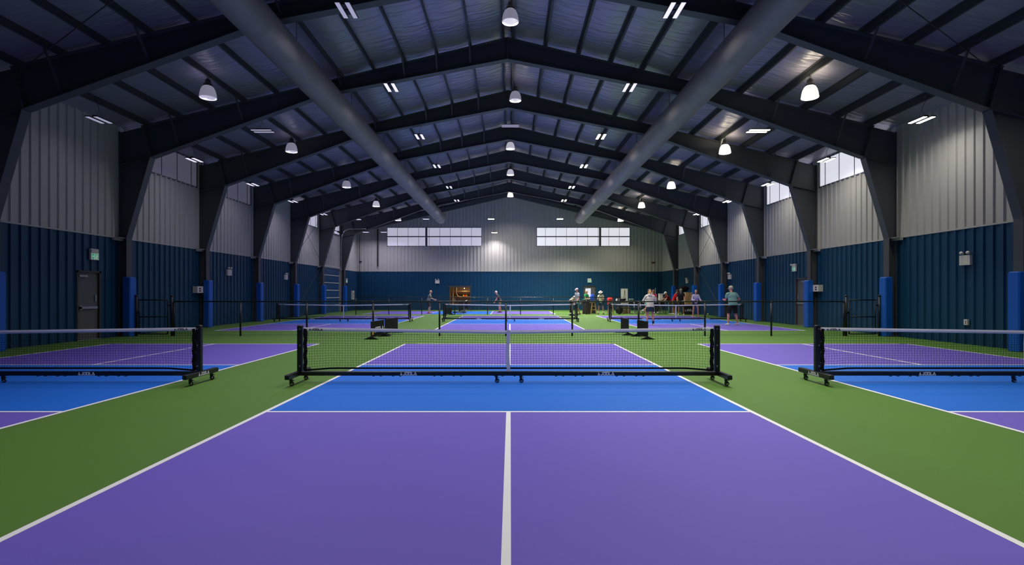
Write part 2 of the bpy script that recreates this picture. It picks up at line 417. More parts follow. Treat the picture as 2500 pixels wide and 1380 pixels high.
# purlins
n_ = 0
for s, sd in ((-1, 'left'), (1, 'right')):
    for i, u in enumerate(PUR):
        m = MB(); zt = roof(u) - .0; z0 = zt - .21
        m.box(-.004, YF+.05, z0, .004, YB-.4, zt); m.box(-.004, YF+.05, z0-.004, .06, YB-.4, z0+.004); m.box(-.06, YF+.05, zt-.012, .004, YB-.4, zt-.004)
        o = m.build('roof_purlin', PURL, None, loc=(XC + s*u, 0, -.0))
        pos = 'beside the ridge' if i == 0 else ('closest to the side wall' if i == len(PUR)-1 else f'number {i+1} counted from the ridge')
        tag(o, f'long dark steel purlin under the {sd} roof slope, {pos}', 'purlin', 'roof purlins')
# rod bracing and eave struts
for s, sd in ((-1, 'left'), (1, 'right')):
    X = XC + s*(HW-.16)
    m = MB().tube((X, 37.1, 3.25), (X, 32.65, .3), .012, 6).tube((X, 32.65, 3.7), (X, 37.1, 6.6), .012, 6).tube((X, 32.65, 6.6), (X, 37.1, 3.7), .012, 6)
    tag(m.build('brace_rod', PURL), f'thin diagonal steel brace rods in the {sd} wall bay', 'brace rod', 'wall brace rods')
    m = MB()
    m.tube((XC+s*2.6, 13.6, 9.35), (XC+s*12.2, 8.9, 7.05), .013, 6); m.tube((XC+s*2.6, 8.9, 9.35), (XC+s*12.2, 13.4, 7.05), .013, 6)
    tag(m.build('brace_rod', PURL), f'thin crossed steel rods below the roof near the top of the picture on the {sd}', 'brace rod', 'roof brace rods')
    m = MB().tube((XC+s*11.9, 13.6, 7.1), (XC+s*12.9, 14.35, 7.0), .035, 8)
    # column pads
for s, sd in ((-1, 'left'), (1, 'right')):
    for i, y in enumerate(FRAMES):
        if y < 0: continue
        m = MB(); a, b, c = 12.80, 13.06, .165
        pr = []
        h = 2.02
        def ring(z, k):
            xs = [(12.78+k, -c+k+.03), (12.81+k, -c+k), (13.02, -c+k), (13.02, c-k), (12.81+k, c-k), (12.78+k, c-k-.03)]
            q = [(s*x, yy, z) for x, yy in xs]; return q if s > 0 else list(reversed(q))
        m.rings([ring(.01, 0), ring(h-.03, 0), ring(h, .03)])
        o = m.build('column_pad', PAD, None, loc=(XC, y, 0))
        j = i-1
        tag(o, f'bright blue foam pad wrapped round a {sd} wall column, ' + (f'{ORD[j]} on that side'), 'column pad', 'blue column pads')

# ------------------------------------------------------------------ ducts
for s, sd in ((-1, 'left'), (1, 'right')):
    m = MB(); R = .43; X = s*5.8; Z = 7.7; rs = []; n = 32
    y = YF+.1
    while y < 44.6:
        for dy, dr in ((0, 0), (.02, .003), (.05, .003), (.07, 0)):
            rs.append([(R+dr, y+dy)]);
        y += 1.5
    prof = [r[0] for r in rs] + [(R, 44.7), (R*.96, 44.8), (R*.85, 44.88), (R*.5, 44.94), (.02, 44.95)]
    m.rings([[(X + r*math.cos(2*PI*k/n), yy, Z + r*math.sin(2*PI*k/n)) for k in range(n)] for r, yy in prof])
    if s > 0: lab = 'long round grey air duct running the length of the hall, right of the ridge'
    else: lab = 'long round grey air duct running the length of the hall, left of the ridge'
    d = m.build('air_duct', DUCT, smooth=True); tag(d, lab, 'air duct', 'grey air ducts')
    for y in FRAMES[1:]:
        for q in (-.3, .3): MB().tube((X+q, y+.25, Z+.2), (X+q, y+.25, roof(abs(X))-.15), .008, 6).build('hanger', PURL, d)

# ------------------------------------------------------------------ lights
def area(name, parent, loc, sx, sy, watts, col, spread=PI, up=False):
    l = bpy.data.lights.new(name, 'AREA'); l.shape = 'RECTANGLE'; l.size = sx; l.size_y = sy; l.energy = watts; l.color = col; l.spread = spread
    o = bpy.data.objects.new(name, l); COL.objects.link(o); o.parent = parent; o.location = loc
    if up: o.rotation_euler = (PI, 0, 0)
    return o
def led(x, y, z, along_y, label, group, ln=.74, watts=None, top=None, low=0):
    t = thing('led_highbay_light', (x, y, z), label, 'ceiling light', group, 0 if along_y else PI/2)
    ztop = (top if top is not None else roof(abs(x-XC))-.2) - z
    MB().box(-.05, -ln*.32, .02, .05, ln*.32, .08).build('driver_box', BLACK, t)
    for sx in (-.12, .12):
        h = MB().box(sx-.065, -ln/2, .0, sx+.065, ln/2, .03).box(sx-.06, -.03, .02, -sx*.3, .03, .04).build('housing', PURL, t)
        MB().box(sx-.052, -ln/2+.015, -.012, sx+.052, ln/2-.015, .001).build('tube', [LEDE, LEDD, LEDL][low], h)
    c = MB().tube((0, -.12, .07), (0, 0, .3), .004, 5).tube((0, .12, .07), (0, 0, .3), .004, 5)
    gx = min([XC+q*u for q in (-1, 1) for u in PUR], key=lambda v: abs(v-x)) - x
    tx, ty = (gx, 0) if along_y else (0, -gx)
    if abs(gx) > .35: tx *= .5; ty *= .5
    c.path([(0,0,.3), (tx*.4+.01,ty*.4+.01,.3+(ztop-.3)*.5), (tx,ty,ztop+.03)], .006, 5)
    c.path([(.05*math.cos(a)+.04, .0, ztop-.1+.05*math.sin(a)) for a in [i*PI/5 for i in range(11)]], .004, 4)
    c.build('cable', BLACK, t)
    area('lamp_glow', t, (0, 0, -.03), .42, ln, (watts or LED_W)*dim(x, y), tint(x), 2.1 if abs(x) < 7 else 2.7)
    return t
# inner rows
zs_in = [3.2, 8.1, 13.05, 17.95, 23.6, 29.1, 34.9, 39.9]
for s, sd in ((-1, 'left'), (1, 'right')):
    for i, y in enumerate(zs_in):
        x = 4.0*s; z = 8.38
        led(x, y, z, True, (f'pair of LED tubes hanging between the {sd} duct and the ridge, ' + (['behind the viewer', 'just above the viewer'][i] if i < 2 else f'{ORD[i-2]} in view')), 'LED lights between the ducts',
            watts=LED_W*(.62 if y < 5 else (.82 if y < 12 else (.95 if y < 20 else 1.25))), low=(2 if y < 15 else 1) if s < 0 else (1 if y < 20 else 0))
zs_out = [1.5, 6.2, 10.9, 15.6, 20.3, 24.9, 29.5, 34.3]
for s, sd in ((-1, 'left'), (1, 'right')):
    for i, y in enumerate(zs_out):
        x = 12.0*s
        if y == 20.3:
            x, y, z = 8.9*s, 19.2, 7.3
            led(x, y, z, False, f'LED tube light hanging crosswise under the {sd} roof slope', 'crosswise LED lights', ln=.74, low=2 if s < 0 else 0)
            x, y = 12.0*s, 20.3
        z = 6.53
        led(x, y, z, True, f'pair of LED tubes hanging beside the {sd} wall, ' + (['beside the viewer', 'above the front of the net row', 'out of view above the side nets'][i] if i < 3 else f'{ORD[i-3]} in view'), 'LED lights beside the walls', ln=.62, low=2 if (s < 0 and y < 20) else (1 if s < 0 else 0), watts=LED_W*(.27 if y < 28 else .36))
led(.0, 25.4, 9.42, False, 'LED tube light hanging crosswise under the ridge', 'crosswise LED lights', ln=.84, low=2, watts=60)
far = [(873, 536, 40.0), (893, 567, 44.3), (937, 567, 44.3), (1040, 535, 41.5), (1199, 535, 41.5), (1207, 568, 45.3), (1367, 535, 41.5)]
nm = ['leftmost, under the corner of the roof', 'below and right of the leftmost one', 'beside the left end of the long window', 'above the left long window', 'between the two long windows, upper of two', 'between the two long windows, lower of two', 'above the left end of the right long window']
for (px, py, zz), q in zip(far, nm):
    led(gz(px, zz), zz, CH + (715.5-py)/F*zz, False, 'small LED light by the back wall, ' + q, 'LED lights at the back wall', ln=.5, low=1 if px < 1100 else 0, watts=26 if px < 1300 else 110)

def bell(x, y, z, label, k, watts):
    t = thing('bell_pendant_light', (x, y, z), label, 'pendant light', 'bell shaped pendant lights')
    pr = [(.235, -.02), (.245, 0), (.238, .03), (.225, .12), (.20, .22), (.16, .30), (.11, .345)]
    sh = MB(); sh.rings([[(r*math.cos(2*PI*i/28), r*math.sin(2*PI*i/28), zz) for i in range(28)] for r, zz in pr], cap=False)
    sh.rings([[(r*math.cos(2*PI*i/28)*.97, r*math.sin(2*PI*i/28)*.97, zz+.004) for i in range(28)] for r, zz in reversed(pr)], cap=False)
    sh.build('lamp_shade', bellmat(k), t, smooth=True)
    MB().lathe([(.13, .335), (.135, .35), (.12, .40), (.09, .43), (.085, .50), (.06, .54), (.03, .56)], n=20).build('ballast_housing', BLACK, t, smooth=True)
    gx = min([XC+q*u for q in (-1, 1) for u in PUR], key=lambda v: abs(v-x)) - x
    zt = roof(abs(x-XC)) - .2 - z
    MB().tube((0, 0, .55), (gx, 0, zt+.02), .01, 6).path([(.05*math.cos(a), 0, .6+.05*math.sin(a)) for a in [i*PI/5 for i in range(11)]], .005, 4).build('hook', BLACK, t)
    area('lamp_glow', t, (0, 0, .06), .3, .3, watts*dim(x, y), tint(x, (1, .93, .8)), 2.3)
    area('lamp_glow', t, (0, 0, .36), .5, .5, (9 if x > 5 else (2 if x > -5 else .8)), tint(x, (1, .86, .6)), PI, True)
ys = [15.65, 21.6, 29.0, 35.6, 42.4]
for i, y in enumerate(ys):
    bell(8.91, [15.9,22.2,29.6,36.3,43.2][i], 7.3, f'bell shaped pendant lamp in the right hand row, {ORD[i]}', 0, 60)
    bell(-9.09, [16.07,22.2,29.66,36.2,43.3][i], 7.36, f'bell shaped pendant lamp in the left hand row, {ORD[i]}', 2 if i < 3 else 1, 50)
for i, y in enumerate([15.2, 21.4, 28.6, 34.9, 42.7]):
    bell(.2 if i == 1 else .0, y, 9.2, f'bell shaped pendant lamp hanging from the ridge, {ORD[i]}', 2 if i < 2 else (1 if i < 4 else 0), 45)

# ------------------------------------------------------------------ portable nets
HALF = 3.36
def sag(x): return .052*(1 - min(1, abs(x)/HALF)**1.0)
def net_proto():
    t = thing('pickleball_net', (0,0,0), '', 'pickleball net', 'rolling pickleball nets')
    for s in (-1, 1):
        p = MB().cbox((s*3.43, 0, .555), (.085, .075, .79), .012).build('post', BLACK, t)
        b = MB()
        for z in (.89, .62, .28): b.tube((s*3.43-s*.01, -.045, z), (s*3.43-s*.01, -.036, z), .012, 8)
        b.build('bolt', CHROME, p)
        f = MB().cbox((s*3.46, 0, .155), (.075, .92, .075), .008).build('foot', BLACK, t)
        l = MB()
        if s > 0: logo(l, (3.4985, -.14, .13), (0,1,0), (0,0,1), .05, (1,0,0), .9)
        else: logo(l, (-3.4985, .14, .13), (0,-1,0), (0,0,1), .05, (-1,0,0), .9)
        l.build('foot_lettering', LOGOW, f)
        for yy in (-.3, .3):
            caster(s*3.46, yy, f)
        sl = MB(); pts = [(s*(3.345+.008*math.sin(k*1.9)), 0, .21+.68*k/12) for k in range(13)]
        for a, c in zip(pts[:-1], pts[1:]): sl.bar(a, c, .05, .035, (0,1,0))
        sl.build('side_sleeve', BLACKM, t)
        ti = MB()
        for z in (.33, .5, .68): ti.tube((s*3.34, 0, z), (s*3.44, -.01, z+.005), .004, 5)
        ti.build('tie', CHROME if False else TAPE, t)
    MB().cbox((0, -.0, .155), (6.85, .07, .07), .008).build('base_bar', BLACK, t)
    cl = MB()
    for x in (-2.0, -1.0, 1.0, 2.0, 0):
        for d in (-.22, -.1, .1, .22): cl.cbox((x+d, 0, .115), (.03, .03, .016))
    cl.build('clamp', BLACK, t)
    l = MB(); logo(l, (-1.78, -.0355, .128), (1,0,0), (0,0,1), .052, (0,-1,0), .78); l.build('bar_lettering', LOGOW, t)
    l = MB(); logo(l, (1.46, -.0355, .128), (1,0,0), (0,0,1), .052, (0,-1,0), .78); l.build('bar_lettering', LOGOW, t)
    for x in (-.2, .2): caster(x, 0, t)
    # tape
    tp = MB(); rs = []
    for k in range(41):
        x = -3.37 + 6.74*k/40; z1 = .912 - sag(x); yo = .004*math.sin(k*1.7)
        rs.append([(x, yo-.008, z1-.055), (x, yo+.008, z1-.055), (x, yo+.011, z1-.03), (x, yo+.004, z1), (x, yo-.004, z1), (x, yo-.011, z1-.03)])
    tp = MB().rings(rs).build('top_tape', TAPE, t)
    for x0 in (-3.28, 3.02):
        l = MB(); z = .912 - sag(x0+.12) - .043; logo(l, (x0, -.013, z), (1,0,(.052/HALF) * (-1 if x0 < 0 else 1)), (0,0,1), .032, (0,-1,0), 1.05); l.build('tape_lettering', LOGOK, tp)
    # strap
    st = MB(); rs = []
    for k in range(9):
        z = .18 + .69*k/8; xo = -.012*math.sin(PI*k/8); rs.append([(xo-.028, -.014, z), (xo+.028, -.014, z), (xo+.028, -.009, z), (xo-.028, -.009, z)])
    st.rings(rs).build('centre_strap', TAPE, t)
    # bottom band
    def zb(x): return .205 + .035*min(1, (HALF-abs(x))/.45)
    bb = MB(); rs = []
    for k in range(49):
        x = -HALF + 2*HALF*k/48; z = zb(x); rs.append([(x, -.006, z-.014), (x, .006, z-.014), (x, .006, z+.014), (x, -.006, z+.014)])
    bb.rings(rs).build('bottom_band', BLACKM, t)
    # strings
    rnd = random.Random(3); NX, NZ = 146, 15
    def pt(i, j):
        x = -3.33 + 6.66*i/NX; a, b = zb(x)+.01, .86 - sag(x); z = a + (b-a)*j/NZ
        if 0 < j < NZ: return (x + W[i][j][0], W[i][j][1], z + W[i][j][2])
        return (x, 0, z)
    W = [[(rnd.uniform(-.004, .004) + .003*math.sin(j*1.3+i*.45), rnd.uniform(-.005, .005), rnd.uniform(-.002, .002)) for j in range(NZ+1)] for i in range(NX+1)]
    ms = MB(); r = .0017
    def strand(pts):
        rs = []
        for p in pts: rs.append([p])
        vs = []; fs = []; n = len(pts)
        for i, p in enumerate(pts):
            d = Vector(pts[min(i+1, n-1)]) - Vector(pts[max(i-1, 0)]); d.normalize()
            u = d.cross(Vector((0,1,0))).normalized(); v = Vector((0,1,0))
            for (a, b) in ((0, -1.2), (1, .6), (-1, .6)): vs.append(tuple(Vector(p) + u*a*r + v*b*r))
        for i in range(n-1):
            for k in range(3): fs.append((3*i+k, 3*i+(k+1)%3, 3*i+3+(k+1)%3, 3*i+3+k))
        ms.add(vs, fs)
    for i in range(NX+1): strand([pt(i, j) for j in range(NZ+1)])
    for j in range(1, NZ): strand([pt(i, j) for i in range(0, NX+1)])
    ms.build('net_mesh', STRING, t)
    return t
def caster(x, y, parent):
    f = MB().cbox((x, y, .114), (.05, .05, .012)).tube((x, y, .112), (x, y, .092), .02, 10)
    for dy in (-1, 1): f.bar((x-.005, y+dy*.018, .1), (x+.012, y+dy*.018, .04), .034, .005, (0,1,0))
    f.bar((x+.0, y, .098), (x+.05, y, .085), .03, .008)
    o = f.build('caster_fork', BLACK, parent)
    c = (x+.012, y, .0375)
    wv = MB(); n = 18
    wv.rings([[(c[0]+r*math.cos(2*PI*k/n), c[1]+dy, c[2]+r*math.sin(2*PI*k/n)) for k in range(n)] for r, dy in ((.03,-.012),(.037,-.008),(.037,.008),(.03,.012))])
    wv.build('wheel', BLACK, parent)
    hb = MB().rings([[(c[0]+r*math.cos(2*PI*k/n), c[1]+dy, c[2]+r*math.sin(2*PI*k/n)) for k in range(n)] for r, dy in ((.022,-.0175),(.024,-.013),(.024,.013),(.022,.0175))])
    hb.build('wheel_hub', CHROME, parent)
np_ = net_proto()
nets = [(-8.55, 8.8, 0, 'rolling net with white tape on the court at the left edge, nearest row'), (-.03, 8.8, 0, 'rolling net with white tape on the middle court, nearest row, seen whole'),
        (8.48, 8.8, 0, 'rolling net with white tape on the court at the right edge, nearest row'),
        (-8.6, 27.6, 0, 'rolling net on the far left court behind the chain link fence'), (.0, 27.6, 0, 'rolling net on the far middle court behind the chain link fence'), (8.55, 27.6, 0, 'rolling net on the far right court behind the chain link fence'),
        (-3.5, 40.12, PI/2, 'rolling net seen end-on, on the crosswise court by the back wall')]
for i, (x, y, rz, lab) in enumerate(nets):
    o = np_ if i == 0 else dup(np_)
    o.location = (x, y, 0); o.rotation_euler = (0, 0, rz); o['label'] = lab

# ------------------------------------------------------------------ chain link fences and gates
def link_mesh(m, x0, x1, z0, z1, r=.0014, pitch=.075):
    H = z1 - z0; k = -int(H/pitch) - 1
    while x0 + k*pitch < x1:
        for sg in (1, -1):
            a = x0 + k*pitch; A = (a, z0) if sg > 0 else (a, z1); B = (a+H, z1) if sg > 0 else (a+H, z0)
            (xa, za), (xb, zb_) = A, B
            if xa < x0: za += (zb_-za)*(x0-xa)/(xb-xa) if xb != xa else 0; xa = x0
            if xb > x1: zb_ = za + (zb_-za)*(x1-xa)/(xb-xa); xb = x1
            if xb - xa > .01: m.tube((xa, sg*.003, za), (xb, sg*.003, zb_), r, 3, cap=False)
        k += 1
def fence(y, xs, label, group):
    t = thing('chain_link_fence', (0, y, 0), label, 'fence', group)
    for x in xs: MB().tube((x, 0, 0), (x, 0, 1.15), .03, 12).lathe([(.036, 1.15), (.038, 1.17), (.03, 1.19), (.012, 1.2)], (x, 0, 0), 12).build('fence_post', BLACK, t, smooth=True)
    MB().tube((xs[0], 0, 1.185), (xs[-1], 0, 1.185), .021, 10).build('top_rail', BLACK, t, smooth=True)
    m = MB(); link_mesh(m, xs[0], xs[-1], .03, 1.17); m.build('wire_mesh', WIRE, t)
    MB().tube((xs[0], 0, .04), (xs[-1], 0, .04), .004, 5).build('tension_wire', WIRE, t)
    return t
FY = 18.35
xs = [gz(425 + 162*k, FY) for k in range(10)] + [gz(2060, FY)]
fence(FY, xs, 'low black chain link fence between the two rows of courts', 'low black chain link fences')
fence(36.45, [gz(872+79.7*k, 36.75) for k in range(9)], 'low black chain link fence in front of the crosswise court at the back', 'low black chain link fences')
for x0, x1, sd in ((gz(2060, FY)+.08, gz(2147, FY), 'right'), (gz(333, FY), gz(425, FY)-.08, 'left')):
    t = thing('fence_gate', (x0, FY, 0), f'black chain link gate beside the blue pad on the {sd}', 'gate', 'chain link gates')
    W_ = x1 - x0
    for x in ((0, W_)): MB().tube((x, 0, 0), (x, 0, 1.36), .038, 12).lathe([(.045, 1.36), (.045, 1.39), (.02, 1.42)], (x, 0, 0), 12).build('gate_post', BLACK, t, smooth=True)
    g = MB(); a, b = .1, W_-.14
    for x in (a, b): g.tube((x, 0, .06), (x, 0, 1.26), .022, 10)
    for z in (.07, .66, 1.24): g.tube((a, 0, z), (b, 0, z), .02, 10)
    g = g.build('gate_frame', BLACK, t, smooth=True)
    m = MB(); link_mesh(m, a, b, .08, 1.24); m.build('wire_mesh', WIRE, g)
    MB().cbox((b+.07, 0, .25), (.16, .04, .04)).cbox((b+.07, 0, 1.05), (.16, .04, .04)).build('hinge', BLACK, t)
    MB().cbox((a-.05, 0, .8), (.12, .05, .07)).build('latch', BLACK, t)

# ------------------------------------------------------------------ low court barriers
def barrier(p, q, label, lettering=0, h=.56):
    p, q = Vector((*p, 0)), Vector((*q, 0)); L_ = (q-p).length; rz = math.atan2(q.y-p.y, q.x-p.x)
    t = thing('court_barrier', tuple(p), label, 'court barrier', 'low black court barriers', rz)
    b = MB().box(0, -.012, .07, L_, .012, h).build('panel', BLACKM, t)
    if lettering:
        l = MB(); logo(l, (L_*.22, -.0125, .2), (1,0,0), (0,0,1), .17, (0,-1,0), 1.0, mark=False); l.build('panel_lettering', LOGOW, b)
        l = MB(); l.box(L_*.06, -.016, .14, L_*.16, -.012, .3); l.build('yellow_mark', YEL, b)
    MB().tube((0, 0, h), (L_, 0, h), .012, 8).tube((0, 0, .07), (L_, 0, .07), .012, 8).tube((0, 0, .02), (0, 0, h), .012, 8).tube((L_, 0, .02), (L_, 0, h), .012, 8).build('rim', BLACK, t)
    for x in (.02, L_-.02):
        MB().poly([(-.22, 0), (.22, 0), (.22, .015), (.03, .09), (-.03, .09), (-.22, .015)], -.02, .02).build('foot', BLACK, t, loc=(x, 0, 0)).rotation_euler = (0, 0, PI/2)
barrier((-4.42, 16.95), (-4.32, 18.25), 'low black lettered barrier standing in front of the fence, left of the middle court', 1)
barrier((-4.34, 18.5), (-4.2, 19.9), 'low black barrier behind the fence, left of the middle court')
barrier((4.36, 16.95), (4.34, 18.25), 'low black barrier standing in front of the fence, right of the middle court')
barrier((4.10, 18.55), (4.12, 19.9), 'low black barrier behind the fence, right of the middle court')
barrier((4.02, 34.6), (4.1, 35.8), 'low dark barrier by the right post of the far middle net', h=.75)
barrier((-4.35, 35.2), (-4.0, 36.4), 'low dark barrier by the left post of the far middle net', h=.5)

# ------------------------------------------------------------------ balls
def ball(px, z, h, label, y_=None):
    m = MB().ell((0,0,0), (.037,)*3, n=20, m=14)
    o = m.build('pickleball', BALL, smooth=True, loc=(gz(px, z), z, h)); tag(o, label, 'ball', 'yellow pickleballs')
ball(2033, 20.4, .037, 'yellow ball on the floor seen through the right hand near net')
ball(1010, 28.4, .037, 'yellow ball on green floor beside the far left net')
ball(1158, 39.0, 1.14, 'small bright ball in flight in front of the navy back wall')
ball(1728, 29.0, .33, 'yellow ball bouncing behind the far right net')

# ------------------------------------------------------------------ doors, signs, wall boxes
def pl_side(X, s): return lambda t, d, z: (X - s*d, t, z)
def pbox(m, P, t0, t1, z0, z1, d0, d1):
    m.add([P(t0,d0,z0), P(t1,d0,z0), P(t1,d1,z0), P(t0,d1,z0), P(t0,d0,z1), P(t1,d0,z1), P(t1,d1,z1), P(t0,d1,z1)], [(0,3,2,1),(4,5,6,7),(0,1,5,4),(1,2,6,5),(2,3,7,6),(3,0,4,7)]); return m
def door(n, P, a, b, h, lab, glass=False, hinge_far=False):
    o = pbox(MB(), P, a+.06, b-.06, .02, h-.06, -.05, -.005).build('door_%d' % n, DOORG); tag(o, lab, 'door', kind='structure')
    m = MB(); pbox(m, P, a, a+.06, 0, h, -.1, .06); pbox(m, P, b-.06, b, 0, h, -.1, .06); pbox(m, P, a, b, h-.06, h, -.1, .06); m.build('door_frame', FRAMEG, o)
    m = pbox(MB(), P, a+.12, b-.12, .98, 1.05, .0, .05); pbox(m, P, a+.12, a+.2, .95, 1.08, .0, .05); m.build('push_bar', CHROME, o)
    m = pbox(MB(), P, (b-.2) if not hinge_far else a+.14, (b-.14) if not hinge_far else a+.2, 1.2, 1.42, -.005, .03); m.build('door_handle', CHROME, o)
    m = pbox(MB(), P, a+.1, a+.42, h-.2, h-.14, .0, .06); m.build('door_closer', CHROME, o)
    m = pbox(MB(), P, a, b, 0, .02, -.1, .08); m.build('threshold', CHROME, o)
    if glass: m = pbox(MB(), P, a+.2, b-.42, 1.1, h-.22, -.004, .004); m.build('vision_panel', WINM, o)
PR, PL, PB = pl_side(XR, 1), pl_side(XL, -1), bp_
door(1, PR, 23.62, 24.58, 2.16, 'grey metal exit door in the right wall')
door(2, PL, 16.38, 17.34, 2.18, 'grey metal exit door with push bar in the left wall')
door(3, PB, 6.3, 7.38, 2.1, 'dark door with a bright pane in the back wall', glass=True)
def exit_sign(P, t, z, lab, heads=True, hs=1):
    n = thing('exit_sign', P(t, 0, z), lab, 'exit sign', 'green running man exit signs'); O = Vector(n.location)
    PP = lambda a, d, zz: tuple(Vector(P(t+a, d, z+zz)) - O)
    pbox(MB(), PP, -.17, .17, -.15, .08, .035, .09).build('sign_body', PLASTIC, n)
    pbox(MB(), PP, -.14, .14, -.13, .06, .09, .094).build('sign_face', SIGNW, n)
    m = MB(); pbox(m, PP, -.13, -.03, -.12, .05, .094, .097); pbox(m, PP, .0, .13, -.12, .05, .094, .097); m.build('green_field', GREENS, n)
    m = MB()
    def st(p, q, w_=.02): m.tube(PP(p[0]*hs, .099, p[1]), PP(q[0]*hs, .099, q[1]), w_/2, 6)
    st((.07,.0), (.06,-.05), .03); st((.06,-.05), (.09,-.11)); st((.06,-.05), (.03,-.08)); st((.03,-.08), (.02,-.11)); st((.075,-.005), (.11,-.03)); st((.065,-.005), (.03,-.02)); m.tube(PP(.075*hs, .098, .028), PP(.075*hs, .1, .028), .015, 8)
    st((-.12,-.035), (-.05,-.035)); st((-.05,-.035), (-.08,-.01)); st((-.05,-.035), (-.08,-.06))
    m.build('running_man', SIGNW, n)
    b = pbox(MB(), PP, -.17, .13, .08, .2, .035, .11); b.build('battery_unit', PLASTIC, n)
    if heads:
        h = MB(); h.tube(PP(-.2*hs, .13, .16), PP(-.13*hs, .09, .15), .045, 12, .03); h.build('lamp_head', PLASTIC, n, smooth=True)
def emerg(P, t, z, lab, sc_=1):
    n = thing('emergency_light', P(t, 0, z), lab, 'emergency light', 'white emergency lights with two heads'); O = Vector(n.location)
    PP = lambda a, d, zz: tuple(Vector(P(t+a, d, z+zz)) - O)
    b = MB(); pbox(b, PP, -.18, .18, -.15, .13, .034, .12); b.build('battery_box', PLASTIC, n)
    for a in (-.11, .11):
        h = MB().tube(PP(a, .08, .12), PP(a, .08, .165), .012, 8).tube(PP(a-.03, .15, .2), PP(a+.01, .07, .185), .048, 12, .03); h.build('lamp_head', PLASTIC, n, smooth=True)
exit_sign(PR, 24.65, 2.62, 'exit sign above the grey door in the right wall', hs=-1)
exit_sign(PL, 17.05, 2.68, 'exit sign above the grey door in the left wall')
exit_sign(PB, gz(1439, YB), 2.53, 'exit sign above the door in the back wall', heads=False)
exit_sign(PL, 43.3, 2.45, 'sign unit with lamp head in the left corner beside the overhead door')
emerg(PR, 15.35, 2.43, 'white two-headed emergency light on navy wall at the right edge')
emerg(PR, 31.9, 2.45, 'white emergency light on the right wall above the man in the teal shirt')
emerg(PR, 39.6, 2.35, 'white emergency light on the right wall far away above the crowd')
emerg(PL, 25.2, 2.45, 'white emergency light high on the left navy wall, nearer of two')
emerg(PL, 31.6, 2.42, 'white emergency light on the left navy wall, farther of two')
emerg(PB, gz(1068, YB), 2.45, 'white emergency light on the back wall above the man in grey')
def wbox(P, t, z, w_, h, d, lab, cat='wall box', name='control_box'):
    n = thing(name, P(t, 0, z), lab, cat); O = Vector(n.location)
    PP = lambda a, dd, zz: tuple(Vector(P(t+a, dd, z+zz)) - O)
    pbox(MB(), PP, -w_/2, w_/2, -h/2, h/2, .033, .033+d).build('box_body', PLASTIC, n)
    m = MB(); pbox(m, PP, -w_*.2, w_*.05, h*.02, h*.25, .033+d, .037+d); pbox(m, PP, -w_*.2, w_*.05, -h*.3, -h*.1, .033+d, .037+d); m.build('switch', LOGOK, n)
wbox(PR, 22.65, 1.68, .42, .28, .2, 'off-white control box on the right wall beside the column after the exit door')
wbox(PL, 22.6, 1.62, .42, .28, .2, 'off-white control box on the left wall above the near end of the fence')
wbox(PR, 15.35, .64, .12, .16, .06, 'small grey outlet low on the right wall', 'wall outlet', 'wall_outlet')
wbox(PL, 13.8, .9, .12, .16, .06, 'small outlet low at the left edge of the left wall', 'wall outlet', 'wall_outlet')
wbox(PL, 44.9, 1.3, .4, .75, .15, 'tall white panel on the left wall by the back corner', 'wall box', 'electrical_panel')
# alarm device and conduit on back wall
tag(MB().cbox((gz(1595, YB), YB-.06, 4.1), (.3, .05, .14), .01).build('fire_alarm', mat('alarm_red', srgb(120, 50, 50), .5)), 'small red alarm device high on the back wall at the right', 'fire alarm')
tag(MB().tube((gz(923, YB), YB-.12, 7.0), (gz(923, YB), YB-.12, 3.75), .05, 8).build('downpipe', BLACK), 'thick black vertical pipe on the back wall left of the long window', 'pipe')
m = MB().tube((XL+.3, YB-.1, 6.5), (XL+.3, YB-.1, 1.5), .018, 6).cbox((XL+.4, YB-.1, 4.2), (.2, .06, .08))
tag(m.build('conduit', BLACK), 'thin dark conduit running down the left back corner', 'conduit')
tag(MB().tube((gz(1600,40), 40, 1.0), (gz(1600,40), 40, 1.85), .012, 6).lathe([(.2,0),(.2,.02),(.03,.04),(.012,1.0)], (gz(1600,40), 40, 0), 16).build('flag_stand', PLASTIC), 'thin pale pole standing behind the people at the tables', 'pole')

# overhead door
o = MB()
for k in range(6):
    z0 = .02 + .555*k; pbox(o, PL, 37.65, 41.6, z0, z0+.54, -.06, -.02)
    pbox(o, PL, 37.9, 41.35, z0+.1, z0+.44, -.02, -.01)
o = o.build('door_4', mat('overhead_blue', srgb(24, 72, 110), .45)); tag(o, 'blue sectional overhead door in the left wall', 'door', kind='structure')
for k in range(1, 6):
    z = .02 + .555*k - .008; pbox(MB(), PL, 37.65, 41.6, z-.025, z+.025, -.02, .02).build('section_strut', PLASTIC, o)
m = MB()
for k in range(6):
    for t in (38.6, 39.3, 39.6, 40.6):
        z = .02 + .555*k + .27; pbox(m, PL, t-.02, t+.02, z-.05, z+.05, -.01, .015)
m.build('hinge', CHROME, o)
m = MB()
for t in (37.55, 41.72): pbox(m, PL, t-.06, t+.06, 0, 3.45, -.05, .06)
pbox(m, PL, 37.5, 41.8, 3.38, 3.5, -.05, .08); m.build('door_frame', WHITEW, o)
for t in (37.62, 41.66):
    pts = [(XL+.12, t, .02), (XL+.16, t, 5.2), (XL+.2, t, 5.9), (XL+.4, t, 6.3), (XL+.75, t, 6.45), (XL+2.1, t, 6.48)]
    MB().path(pts, .035, 6).build('track', CHROME, o)
MB().tube((XL+.35, 37.6, 6.1), (XL+.35, 41.7, 6.1), .03, 8).tube((XL+.35, 38.3, 6.1), (XL+.35, 39.2, 6.1), .07, 12).tube((XL+.35, 40.3, 6.1), (XL+.35, 41.2, 6.1), .07, 12).build('spring_shaft', BLACK, o)

